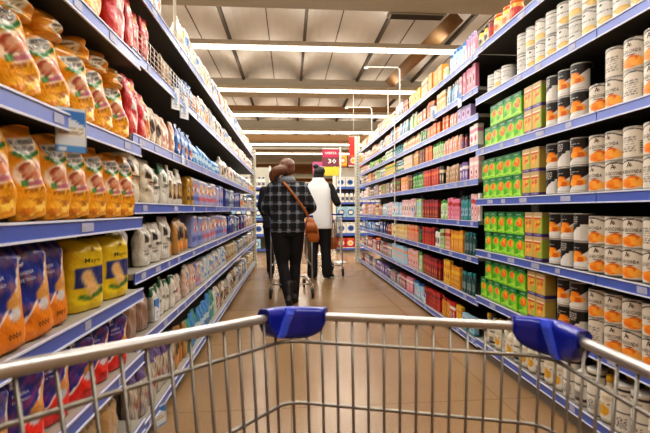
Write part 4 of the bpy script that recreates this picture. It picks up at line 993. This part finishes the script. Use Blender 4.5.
def hand(mb, wrist, dirv, down, side):
    """palm and five curled fingers closing round a bar ahead of the wrist"""
    f = Vector(dirv).normalized(); dn = Vector(down); dn = (dn - f*dn.dot(f)).normalized(); s_ = f.cross(dn)*side
    w = Vector(wrist)
    for k in range(4): mb.tube([w + s_*(-.02+.014*k)*.7, w + f*.045 + s_*(-.025+.017*k), w + f*.082 + s_*(-.027+.018*k)], [.015, .013, .0105], 8)
    for k, L in enumerate((.9, 1.05, 1.0, .8)):
        b = w + f*.084 + s_*(-.027+.018*k); p1 = b + f*.026*L + dn*.008; p2 = p1 + f*.010*L + dn*.024*L; p3 = p2 - f*.014 + dn*.014*L
        mb.tube([b, p1, p2, p3], [.0095, .009, .0082, .007], 8)
    b = w + f*.03 - s_*.028; mb.tube([b, b + f*.026 - s_*.012 + dn*.008, b + f*.05 - s_*.006 + dn*.026], [.011, .010, .0085], 8)

def person(name, label, loc, rz, J, skin='skin'):
    """J: joints in local coordinates, facing +y. Builds the continuous body; returns root"""
    root = empty(name, loc, rz); tag(root, label, 'person', None)
    hs = J.get('hs', 1.); T = J['torso']
    mb = MB()
    loft(mb, [((T[i][0], T[i][1], T[i][2]), T[i][3], T[i][4]) for i in range(len(T))])
    nk = Vector(J['neck']); hd = Vector(J['head']); hy = J.get('head_turn', 0.)
    mb.tube([nk - Vector((0, 0, .05)), nk.lerp(hd, .5), hd], [.062, .055, .055], 14)
    def hp(x, y, z):
        return hd + Vector((x*math.cos(hy) - y*math.sin(hy), x*math.sin(hy) + y*math.cos(hy), z))
    loft(mb, [(hp(0, -.004, .112), .03, .035, hy), (hp(0, -.006, .098), .058, .068, hy), (hp(0, -.006, .06), .074, .092, hy), (hp(0, -.004, .01), .077, .097, hy), (hp(0, .008, -.03), .069, .088, hy), (hp(0, .026, -.065), .056, .066, hy), (hp(0, .045, -.098), .036, .042, hy), (hp(0, .05, -.108), .022, .026, hy)][::-1], 18, p=2.1)
    mb.tube([hp(0, .09, .012), hp(0, .108, -.02), hp(0, .094, -.03)], [.008, .013, .010], 8)     # nose
    for s_ in (-1, 1):
        mb.tube([hp(s_*.078, -.004, .012), hp(s_*.086, -.012, .004), hp(s_*.084, -.010, -.018), hp(s_*.077, -.002, -.03)], [.006, .009, .008, .006], 6)   # ear
        mb.ell(hp(s_*.03, .086, .022), (.017, .012, .007), 8, 5)     # brow
    mb.tube([hp(-.02, .094, -.056), hp(0, .100, -.055), hp(.02, .094, -.056)], [.004, .007, .004], 6)
    mb.tube([hp(-.017, .092, -.065), hp(0, .098, -.066), hp(.017, .092, -.065)], [.004, .007, .004], 6)
    for s_, k in ((-1, 'L'), (1, 'R')):
        sh, el, wr = J['sh'+k], J['el'+k], J['wr'+k]
        limb(mb, [sh, Vector(sh).lerp(Vector(el), .5), el, Vector(el).lerp(Vector(wr), .4), wr], [.05, .045, .037, .038, .025])
        hand(mb, wr, J['hd'+k], J.get('dn'+k, (0, 0, -1)), s_)
        hip, kn, an = J['hip'+k], J['kn'+k], J['an'+k]
        limb(mb, [hip, Vector(hip).lerp(Vector(kn), .5), kn, Vector(kn).lerp(Vector(an), .35), an], [.085, .075, .052, .055, .034])
        to = J['toe'+k]; limb(mb, [Vector(an) + Vector((0, 0, -.02)), Vector(an).lerp(Vector(to), .5), to], [.034, .034, .026])
    fused('body', mb, M[skin], root, .0075, 1)
    for s_ in (-1, 1):
        mb = MB(); mb.ell(hp(s_*.03, .088, .008), (.011, .008, .006), 10, 6); mb.build('eye', M['eye'], root)
    return root, hp

def sleeve(mb, J, k, r, stop=1.):
    sh, el, wr = Vector(J['sh'+k]), Vector(J['el'+k]), Vector(J['wr'+k]); w2 = el.lerp(wr, stop)
    limb(mb, [sh, sh.lerp(el, .5), el, el.lerp(w2, .5), w2], [r*1.15, r*1.02, r*.93, r*.84, r*.7], 14)
def shoes(J, root, mat, hgt=.0, name='boot', sole=None):
    for k in 'LR':
        an, to = Vector(J['an'+k]), Vector(J['toe'+k]); mb = MB(); f = (to-an); fz = f.copy(); fz.z = 0; fz.normalize()
        up = J.get('up'+k, Vector((0, 0, 1))); up = Vector(up).normalized()
        heel = an - fz*.045*max(.3, up.z) - up*.055 ; 
        if hgt: limb(mb, [an + up*hgt, an + up*.02], [.058, .05])
        limb(mb, [heel + up*.012, an - up*.03 + fz*.03, to - up*.002], [.036, .046, .034])
        limb(mb, [an + up*.02, heel + up*.03], [.046, .042])
        b = fused(name, mb, mat, root, .009, 2)
        mb = MB(); h2 = heel - up*.022; t2 = to - up*.028 + fz*.02; sd = fz.cross(up).normalized(); vs = []
        N = 14
        for o_ in (0, .018):
            for j in range(N):
                a = 2*PI*j/N; c = h2.lerp(t2, .5); L = (t2-h2)*.5; L = L + L.normalized()*.028
                vs.append(c + L*math.cos(a) + sd*.042*math.sin(a)*(1 - .12*abs(math.cos(a))) + up*o_)
        mb.add(vs, [tuple(reversed(range(N))), tuple(range(N, 2*N))] + [(j, (j+1) % N, N+(j+1) % N, N+j) for j in range(N)], 0, False)
        mb.build('sole', sole or M['rubber'], b)

# plaid cloth: woven checks from object coordinates
def plaid_mat():
    m, nt, b = new_mat('black_grey_plaid'); tc = nt.nodes.new('ShaderNodeTexCoord'); sp = nt.nodes.new('ShaderNodeSeparateXYZ'); nt.links.new(tc.outputs['Object'], sp.inputs[0])
    def band(out, freq, ph, lo, hi):
        a = nt.nodes.new('ShaderNodeMath'); a.operation = 'MULTIPLY_ADD'; a.inputs[1].default_value = freq; a.inputs[2].default_value = ph; nt.links.new(out, a.inputs[0])
        s = nt.nodes.new('ShaderNodeMath'); s.operation = 'SINE'; nt.links.new(a.outputs[0], s.inputs[0])
        r = nt.nodes.new('ShaderNodeMapRange'); r.inputs['From Min'].default_value = lo; r.inputs['From Max'].default_value = hi; nt.links.new(s.outputs[0], r.inputs['Value']); return r.outputs['Result']
    def add(x, y, op='ADD'):
        a = nt.nodes.new('ShaderNodeMath'); a.operation = op
        nt.links.new(x, a.inputs[0])
        if isinstance(y, float): a.inputs[1].default_value = y
        else: nt.links.new(y, a.inputs[1])
        return a.outputs[0]
    bx = band(sp.outputs[0], 62, .6, .1, .5); bz = band(sp.outputs[2], 60, .2, .1, .5)
    wx = band(sp.outputs[0], 62, 1.0, .93, .99); wz = band(sp.outputs[2], 60, .6, .93, .99)
    s1 = add(add(bx, bz), .5, 'MULTIPLY'); s2 = add(add(wx, wz), .42, 'MULTIPLY'); s3 = add(s1, s2)
    no = nt.nodes.new('ShaderNodeTexNoise'); no.inputs['Scale'].default_value = 14; nt.links.new(tc.outputs['Object'], no.inputs['Vector'])
    cr = nt.nodes.new('ShaderNodeValToRGB'); e = cr.color_ramp.elements; e[0].color = (*lin('#0e0f11'), 1); e[1].color = (*lin('#74777c'), 1); e[1].position = 1.15
    x = cr.color_ramp.elements.new(.5); x.color = (*lin('#26282d'), 1); x = cr.color_ramp.elements.new(.9); x.color = (*lin('#5c6066'), 1); e = cr.color_ramp.elements
    nt.links.new(s3, cr.inputs['Fac']); nt.links.new(cr.outputs['Color'], b.inputs['Base Color']); b.inputs['Roughness'].default_value = .9
    bp = nt.nodes.new('ShaderNodeBump'); bp.inputs['Strength'].default_value = .5; bp.inputs['Distance'].default_value = .02; nt.links.new(no.outputs['Fac'], bp.inputs['Height']); nt.links.new(bp.outputs['Normal'], b.inputs['Normal'])
    return m
M['plaid'] = plaid_mat()
M['blackcloth'] = simple('black_trousers', '#121114', .85, 0, .5, 12)
M['jeans'] = simple('dark_coat', '#15151a', .85, 0, .4, 14)
M['hood'] = simple('grey_hood', '#6f7478', .9, 0, .4, 25, .15)
def hair_mat(name, c1, c2):
    m, nt, b = new_mat(name); tc = nt.nodes.new('ShaderNodeTexCoord'); mp = nt.nodes.new('ShaderNodeMapping'); mp.inputs['Scale'].default_value = (150, 150, 16)
    no = nt.nodes.new('ShaderNodeTexNoise'); no.inputs['Scale'].default_value = 1; no.inputs['Detail'].default_value = 3
    nt.links.new(tc.outputs['Object'], mp.inputs['Vector']); nt.links.new(mp.outputs['Vector'], no.inputs['Vector'])
    r = nt.nodes.new('ShaderNodeValToRGB'); r.color_ramp.elements[0].position = .35; r.color_ramp.elements[1].position = .68; r.color_ramp.elements[0].color = (*lin(c1), 1); r.color_ramp.elements[1].color = (*lin(c2), 1)
    nt.links.new(no.outputs['Fac'], r.inputs['Fac']); nt.links.new(r.outputs['Color'], b.inputs['Base Color']); b.inputs['Roughness'].default_value = .42
    bp = nt.nodes.new('ShaderNodeBump'); bp.inputs['Strength'].default_value = .6; bp.inputs['Distance'].default_value = .006; nt.links.new(no.outputs['Fac'], bp.inputs['Height']); nt.links.new(bp.outputs['Normal'], b.inputs['Normal']); return m
M['hair'] = hair_mat('auburn_hair', '#3f2211', '#7d4c2a')
M['blackhair'] = hair_mat('black_hair', '#0c0a0a', '#2a2422')
M['boot'] = simple('dark_boot', '#1c1816', .5, 0, .2, 20)
M['leather'] = simple('tan_leather', '#a05a22', .42, 0, .2, 18, .12)
M['vestw'] = simple('white_quilted_vest', '#dcdcda', .75, 0, .5, 16)
M['knit'] = simple('black_sleeve', '#131316', .85, 0, .4, 25)

# woman in plaid, mid stride, both hands forward on a trolley handle
J = dict(torso=[(0, -.01, .80, .15, .105), (0, -.01, .92, .165, .115), (0, 0, 1.05, .135, .10), (0, .01, 1.2, .155, .105), (0, .0, 1.33, .165, .10), (0, -.005, 1.40, .13, .075), (0, 0, 1.45, .06, .055)],
         neck=(0, 0, 1.46), head=(.0, .03, 1.58), head_turn=-.08,
         shL=(-.165, 0, 1.36), elL=(-.255, .0, 1.12), wrL=(-.20, .24, 1.06), hdL=(.1, 1, -.1),
         shR=(.165, 0, 1.36), elR=(.285, .03, 1.13), wrR=(.22, .25, 1.06), hdR=(-.1, 1, -.1),
         hipL=(-.085, -.01, .86), knL=(-.06, .0, .47), anL=(.012, -.17, .10), toeL=(.02, -.05, .035), upL=(0, .35, .94),
         hipR=(.085, 0, .86), knR=(.085, .10, .47), anR=(.075, .08, .085), toeR=(.09, .22, .032))
Wp = yawed(-.436, 5.05, 0)
wo, hp = person('person', 'woman in a black and grey plaid jacket and black trousers, walking away pushing a trolley', Wp, -.02, J)
mb = MB(); Tj = [(0, -.01, .835, .20, .135), (0, -.01, .90, .205, .14), (0, -.01, 1.0, .195, .135), (0, .0, 1.15, .19, .135), (0, -.005, 1.28, .20, .13), (0, -.01, 1.37, .185, .105), (0, -.005, 1.42, .12, .08), (0, 0, 1.455, .08, .07)]
loft(mb, [((a, b_, c), d, e) for a, b_, c, d, e in Tj]); sleeve(mb, J, 'L', .064, .96); sleeve(mb, J, 'R', .064, .96)
fused('jacket', mb, M['plaid'], wo, .012, 3)
mb = MB(); mb.ell((0, -.055, 1.435), (.105, .07, .055)); loft(mb, [((0, -.03, 1.40), .10, .08), ((0, -.015, 1.46), .085, .075), ((0, 0, 1.49), .078, .07)]); fused('hood', mb, M['hood'], wo, .011, 3)
def trousers(J, root, mat, r=(.112, .092, .068, .064, .056), vox=.012, low=1.):
    mb = MB(); T = J['torso']; loft(mb, [((T[0][0], T[0][1], .80), .165, .12), ((T[1][0], T[1][1], .88), .175, .125), ((T[2][0], T[2][1], .99), .155, .115)])
    for k in 'LR':
        hip, kn, an = Vector(J['hip'+k]), Vector(J['kn'+k]), Vector(J['an'+k]); an = kn.lerp(an, low)
        limb(mb, [hip, hip.lerp(kn, .5), kn, kn.lerp(an, .35), an], list(r), 14)
    return fused('trousers', mb, mat, root, vox, 3)
trousers(J, wo, M['blackcloth'], (.118, .098, .068, .066, .052))
shoes(J, wo, M['boot'], .16)
mb = MB(); hh = lambda x, y, z: tuple(hp(x, y, z))
mb.ell(hh(0, -.022, .03), (.092, .104, .094)); mb.ell(hh(0, .028, .085), (.074, .078, .042)); mb.ell(hh(-.05, .01, .05), (.038, .075, .055)); mb.ell(hh(.05, .01, .05), (.038, .075, .055)); mb.ell(hh(0, -.06, -.02), (.088, .06, .07))
limb(mb, [hh(-.03, -.10, -.02), hh(-.10, -.11, -.035), hh(-.145, -.105, -.075), hh(-.16, -.10, -.13)], [.055, .060, .058, .034])
limb(mb, [hh(-.06, -.07, .0), hh(-.11, -.09, -.04)], [.05, .045]); limb(mb, [hh(.06, -.03, .0), hh(.065, -.03, -.05)], [.03, .02])
fused('hair', mb, M['hair'], wo, .009, 2)
# brown shoulder bag on her right hip, strap across the back
bg = empty('shoulder_bag', Wp + Vector((.275, -.10, .84))); tag(bg, 'tan leather shoulder bag on the right hip of the woman in plaid', 'bag')
mb = MB(); loft(mb, [((.02, -.01, -.11), .055, .03), ((.015, -.01, -.07), .075, .045), ((.0, -.01, .04), .075, .045), ((-.02, -.005, .14), .05, .035), ((-.03, 0, .17), .03, .02)], 18, p=3); fused('pouch', mb, M['leather'], bg, .009, 2)
mb = MB(); loft(mb, [((.0, -.05, .0), .066, .010), ((-.015, -.046, .12), .05, .010)], 14, p=3); mb.build('flap', M['leather'], bg)
mb = MB(); st = [(-.03, .0, .16), (-.075, -.030, .25), (-.15, -.052, .36), (-.24, -.050, .48), (-.31, -.030, .565), (-.345, .04, .61)]
a, _ = smooth_chain(st, [1]*6); vs = []
for q in a: vs += [q + Vector((-.011, 0, -.008)), q + Vector((.011, 0, .008)), q + Vector((.011, -.005, .008)), q + Vector((-.011, -.005, -.008))]
fs = []
for i in range(len(a)-1):
    for j in range(4): fs.append((i*4+j, i*4+(j+1) % 4, i*4+4+(j+1) % 4, i*4+4+j))
mb.add(vs, fs, 0, True); mb.build('strap', M['leather'], bg)

def small_trolley(label, x, d, rz):
    o = yawed(x, d, 0); r = empty('shopping_trolley', (o.x, o.y, 0), rz); tag(r, label, 'trolley')
    trolley(r, Vector((-.19, .80, .90)), Vector((.19, .80, .90)), Vector((-.26, .0, .98)), Vector((.26, .0, .98)), .55, .42, inset=.05, pitch_side=.055, pitch_front=.05, wr=.003, dl=(.05, .05), dr=(.05, .05))
    return r
small_trolley('chromed trolley pushed by the woman in plaid', -.42, 5.40, -.02)

# shopper in a white vest, turned a little to the right
J2 = dict(torso=[(0, 0, .84, .16, .115), (0, 0, .96, .175, .12), (0, 0, 1.1, .155, .11), (0, .01, 1.28, .17, .115), (0, .0, 1.42, .18, .105), (0, 0, 1.50, .13, .08), (0, 0, 1.55, .06, .06)],
          neck=(0, .01, 1.545), head=(.01, .05, 1.665), head_turn=-.25,
          shL=(-.18, 0, 1.45), elL=(-.22, .12, 1.20), wrL=(-.12, .34, 1.14), hdL=(.1, 1, 0),
          shR=(.18, .02, 1.45), elR=(.295, .02, 1.20), wrR=(.235, .26, 1.30), hdR=(-.1, 1, .6),
          hipL=(-.09, 0, .90), knL=(-.10, .03, .49), anL=(-.10, -.04, .09), toeL=(-.08, .10, .034),
          hipR=(.09, 0, .90), knR=(.10, .05, .49), anR=(.12, .06, .09), toeR=(.19, .17, .034))
Mp = yawed(-.10, 6.85, 0)
mo, hp = person('person', 'shopper in a long white vest over black sleeves, black hair tied up, pushing a trolley', Mp, -.24, J2)
mb = MB(); loft(mb, [((0, 0, .80), .215, .15), ((0, 0, .90), .215, .155), ((0, 0, 1.1), .20, .15), ((0, .0, 1.3), .205, .148), ((0, -.005, 1.42), .20, .135), ((0, -.01, 1.50), .165, .105), ((0, -.01, 1.56), .105, .09), ((0, -.01, 1.60), .09, .085)]); fused('vest', mb, M['vestw'], mo, .012, 3)
for k in 'LR':
    mb = MB(); sleeve(mb, J2, k, .062, .95); fused('sleeve', mb, M['knit'], mo, .011, 3)
trousers(J2, mo, M['blackcloth'], (.122, .105, .085, .08, .085))
shoes(J2, mo, M['boot'], 0, 'shoe', M['white'])
mb = MB(); hh = lambda x, y, z: tuple(hp(x, y, z))
mb.ell(hh(0, -.022, .035), (.09, .098, .095)); mb.ell(hh(0, .028, .085), (.074, .078, .042)); mb.ell(hh(-.05, .01, .05), (.038, .075, .055)); mb.ell(hh(.05, .01, .05), (.038, .075, .055)); mb.ell(hh(0, -.05, -.03), (.08, .06, .08)); mb.ell(hh(-.03, -.07, .12), (.05, .045, .042)); fused('hair', mb, M['blackhair'], mo, .009, 2)
ph = empty('notepad', Mp + Vector((.27, .33, 1.38)), -.4); tag(ph, 'pale slim pad held up by the shopper in the white vest', 'pad')
mb = MB(); mb.add([Vector((x, y, z)) for x, y, z in ((-.09, 0, -.10), (-.05, 0, -.12), (.08, 0, .10), (.04, 0, .12), (-.09, .008, -.10), (-.05, .008, -.12), (.08, .008, .10), (.04, .008, .12))], [(0, 1, 2, 3), (7, 6, 5, 4), (0, 4, 5, 1), (1, 5, 6, 2), (2, 6, 7, 3), (3, 7, 4, 0)]); mb.build('pages', M['white'], ph)
small_trolley('chromed trolley in front of the shopper in the white vest', .03, 7.18, .0)
bg = empty('handbag', yawed(.13, 7.02, .56)); tag(bg, 'small brown handbag hanging from the farther trolley', 'bag')
mb = MB(); loft(mb, [((0, 0, -.10), .06, .03), ((0, 0, .0), .065, .035), ((0, 0, .09), .04, .02)], 16, p=3); fused('pouch', mb, M['leather'], bg, .009, 2)
mb = MB(); mb.tube(rounded([(-.03, 0, .08), (-.02, 0, .36), (.02, 0, .36), (.03, 0, .08)], .02), .006, 8); mb.build('strap', M['leather'], bg)

# third walker, dark coat, mostly hidden behind the woman
J3 = dict(torso=J2['torso'], neck=J2['neck'], head=(0, .02, 1.645), shL=(-.18, 0, 1.42), elL=(-.235, .0, 1.16), wrL=(-.2, .2, 1.02), hdL=(0, 1, -.2), shR=(.18, 0, 1.42), elR=(.24, .02, 1.16), wrR=(.18, .22, 1.04), hdR=(0, 1, -.2),
          hipL=J2['hipL'], knL=(-.09, .06, .49), anL=(-.08, -.02, .09), toeL=(-.08, .13, .034), hipR=J2['hipR'], knR=(.09, .10, .49), anR=(.09, .22, .09), toeR=(.09, .36, .034))
Tp = yawed(-.82, 7.15, 0)
th, hp = person('person', 'walker in a dark coat and dark trousers, mostly hidden behind the woman in plaid', Tp, 0, J3)
mb = MB(); loft(mb, [((0, 0, .80), .21, .15), ((0, 0, 1.0), .20, .14), ((0, .0, 1.3), .20, .14), ((0, 0, 1.42), .195, .12), ((0, 0, 1.50), .13, .095), ((0, 0, 1.56), .08, .08)]); sleeve(mb, J3, 'L', .064, .96); sleeve(mb, J3, 'R', .064, .96); fused('coat', mb, M['jeans'], th, .012, 3)
trousers(J3, th, M['blackcloth'], (.12, .10, .078, .07, .065)); shoes(J3, th, M['boot'], 0, 'shoe')
mb = MB(); hh = lambda x, y, z: tuple(hp(x, y, z)); mb.ell(hh(0, -.02, .03), (.086, .098, .09)); mb.ell(hh(0, .028, .085), (.074, .078, .042)); mb.ell(hh(-.05, .01, .05), (.038, .075, .055)); mb.ell(hh(.05, .01, .05), (.038, .075, .055)); mb.ell(hh(0, -.05, -.03), (.075, .05, .06)); fused('hair', mb, M['blackhair'], th, .009, 2)

# ------------------------------------------------------------------ beyond the cross aisle
def endrack(x0, x1, y, label, levels, top):
    r = empty('shelf_rack', ((x0+x1)/2, y, 0)); tag(r, label, 'shelf rack', 'racks across the far end')
    w = (x1-x0)/2
    for lv in levels:
        mb = MB(); mb.box(-w, 0, lv-.03, w, .45, lv); sh = mb.build('shelf', [M['board_l']], r); mb = MB(); mb.box(-w, -.008, lv-.045, w, 0, lv+.003); mb.build('price_rail', M['rail'], sh)
    mb = MB(); mb.box(-w, .45, 0, w, .48, top); mb.build('back_panel', M['wallpanel'], r)
    mb = MB(); mb.box(-w, .03, 0, w, .06, .1); mb.build('kick_panel', M['kick'], r)
    for s_ in (-1, 1): mb = MB(); mb.box(s_*w-.015, 0, 0, s_*w+.015, .48, top); mb.build('upright', M['white'], r)
M['wallpanel'] = simple('pale_back_panel', '#b8b4a6', .6)
def placey(key, x, y, z, label, sz=1., sw=1., grp='detergent packs on the far racks'):
    p = PR[key]; o = bpy.data.objects.new(p['name'], p['me']); COL.objects.link(o); o.location = (x, y + p['d']*sw/2 + .01, z + .0005); o.scale = (sw, sw, sz)
    for nm, me in p['parts']: c = bpy.data.objects.new(nm, me); COL.objects.link(c); c.parent = o
    tag(o, label, p['cat'], grp); return o
variant('wide', 'white', 'blue', 'navy'); variant('wide', 'skyblue', 'navy', 'white'); variant('wide', 'cream', 'blue', 'white'); variant('bot', 'white', 'grey', 'navy'); variant('wide', 'yellow', 'orange', 'white'); variant('wide', 'red', 'white', 'yellow')
E_Y = 10.9
def fill_end(nm, x0, x1, y, levels, sets, tops=.86):
    for li, lv in enumerate(levels):
        key = sets[li % len(sets)]; nxt = levels[li+1] if li+1 < len(levels) else lv+.36; hgt = (nxt-lv-.06)*tops; p = PR[key]; sw = min(1.8, max(.8, hgt/p['h'])); w = p['w']*sw + .01; n = int((x1-x0-.06)/w)
        for i in range(n):
            placey(key, x0 + .03 + w*(i+.5), y, lv, '%s, %s along the %s shelf, %s' % (short(p['desc'], 6), ordw(i+1), ordw(len(levels)-li), nm), hgt/p['h'], sw)
lv = [.12, .48, .88, 1.28, 1.66]
endrack(1.14, 2.74, E_Y, 'far rack of white and blue packs across the end on the can side', lv, 2.2)
fill_end('far can side rack', 1.14, 2.74, E_Y, lv, [('wide', 'red', 'white', 'yellow'), ('wide', 'white', 'blue', 'navy'), ('wide', 'skyblue', 'navy', 'white'), ('bot', 'white', 'grey', 'navy'), ('wide', 'white', 'blue', 'navy')])
endrack(-2.4, -.50, E_Y, 'far rack of pale blue packs across the end behind the woman', lv, 2.2)
fill_end('far rack behind the woman', -2.4, -.50, E_Y, lv, [('wide', 'skyblue', 'navy', 'white'), ('wide', 'white', 'blue', 'navy'), ('wide', 'skyblue', 'navy', 'white'), ('wide', 'white', 'blue', 'navy'), ('bot', 'white', 'grey', 'navy')])
for i in range(5):
    placey(('wide', 'yellow', 'orange', 'white') if i % 2 == 0 else ('wide', 'red', 'white', 'yellow'), 1.35 + i*.27, E_Y + .1, 2.2, '%s carton on top of the far rack, %s from the aisle' % ('wide yellow' if i % 2 == 0 else 'wide red', ordw(i+1)), 2.0, 1.7, 'cartons on top of the far racks')
endrack(-.40, 1.02, 15.4, 'distant rack of mixed packs seen between the walkers', lv, 2.1)
fill_end('distant rack', -.40, 1.02, 15.4, lv, [('wide', 'red', 'white', 'yellow'), ('wide', 'yellow', 'orange', 'white'), ('wide', 'cream', 'blue', 'white'), ('wide', 'yellow', 'orange', 'white'), ('wide', 'red', 'white', 'yellow')])
# pink 30 sign on a pole stand
M['pink'] = simple('magenta_card', '#b8284e', .5); M['pinkd'] = simple('plum_card', '#7c3446', .5); M['yellowc'] = simple('yellow_card', '#e6c93c', .5); M['redc'] = simple('red_card', '#c8322a', .5); M['pinkl'] = simple('pink_card', '#cf5a90', .5)
def text_on(name, body, w, h, mat, parent, loc):
    tv, tf = text_geo(body, .02); mb = MB(); mb.add([(a*w, 0, b_*h) for a, b_ in tv], tf); o = mb.build(name, mat, parent); o.location = loc; return o
sy = 8.9
def at(u, v, d): c = yawed((u-325)/FPX*d, d, 0); return Vector((c.x, c.y, H + (208-v)/FPX*d))
c = at(331, 156.5, sy); r = empty('hanging_sign', c); tag(r, 'magenta price sign reading 30 above the far shopper', 'sign')
mb = MB(); mb.box(-.175, 0, .02, .175, .012, .17); mb.build('header_panel', M['pink'], r)
mb = MB(); mb.box(-.175, 0, -.17, .175, .012, .02); mb.build('number_panel', M['pinkd'], r)
text_on('number', '30', .17, .10, M['white'], r, (.03, -.004, -.065)); text_on('lettering', 'OFERTA', .25, .05, M['white'], r, (0, -.004, .10))
mb = MB(); mb.box(-.17, 0, -.36, .17, .012, -.18); mb.build('yellow_panel', M['yellowc'], r)
mb = MB(); mb.tube([(.20, .02, -2.13), (.20, .02, .22)], .014, 8); mb.tube([(.20, .02, .19), (-.17, .02, .19)], .008, 6); mb.lathe([(.14, -c.z), (.14, -c.z+.02), (.02, -c.z+.04)], 16, c=(.20, .02, 0)); mb.build('stand', M['white'], r)
c = at(319.5, 166, 10.6); r = empty('pink_sign', c); tag(r, 'small pink sign left of the magenta 30 sign', 'sign')
mb = MB(); mb.box(-.16, 0, -.14, .16, .012, .14); mb.build('panel', M['pinkl'], r); mb = MB(); mb.tube([(0, .02, .14), (0, .02, -c.z+.01)], .012, 8); mb.lathe([(.12, -c.z), (.12, -c.z+.02), (.02, -c.z+.03)], 16, c=(0, .02, 0)); mb.build('stand', M['white'], r)
c = at(355, 145, 9.3); r = empty('red_banner', (c.x-.02, c.y, c.z)); tag(r, 'red banner hanging beside the ivory end post', 'banner')
mb = MB(); mb.box(-.10, 0, -.20, .09, .01, .20); mb.build('cloth', M['redc'], r); mb = MB(); mb.tube([(0, .02, .20), (0, .02, 1.2)], .004, 6); mb.tube([(-.10, .012, .20), (.09, .012, .20)], .006, 6); mb.build('hanging_rod', M['white'], r)

# ------------------------------------------------------------------ camera
cam = bpy.data.cameras.new('camera'); co = bpy.data.objects.new('camera', cam); COL.objects.link(co)
cam.sensor_width = 36; cam.lens = 36*FPX/650; cam.clip_start = .02; cam.clip_end = 200
Bz = CR.cross(CU)
Mx = Matrix((CR, CU, Bz)).transposed()
co.matrix_world = Matrix.Translation((0, 0, H)) @ Mx.to_4x4()
cam.dof.use_dof = True; cam.dof.focus_distance = 4.2; cam.dof.aperture_fstop = 7.1
SC.camera = co
SC.view_settings.view_transform = 'Standard'; SC.view_settings.look = 'Medium High Contrast'; SC.view_settings.exposure = -0.22
SC.cycles.use_denoising = True; SC.cycles.max_bounces = 6; SC.cycles.diffuse_bounces = 3; SC.cycles.glossy_bounces = 3
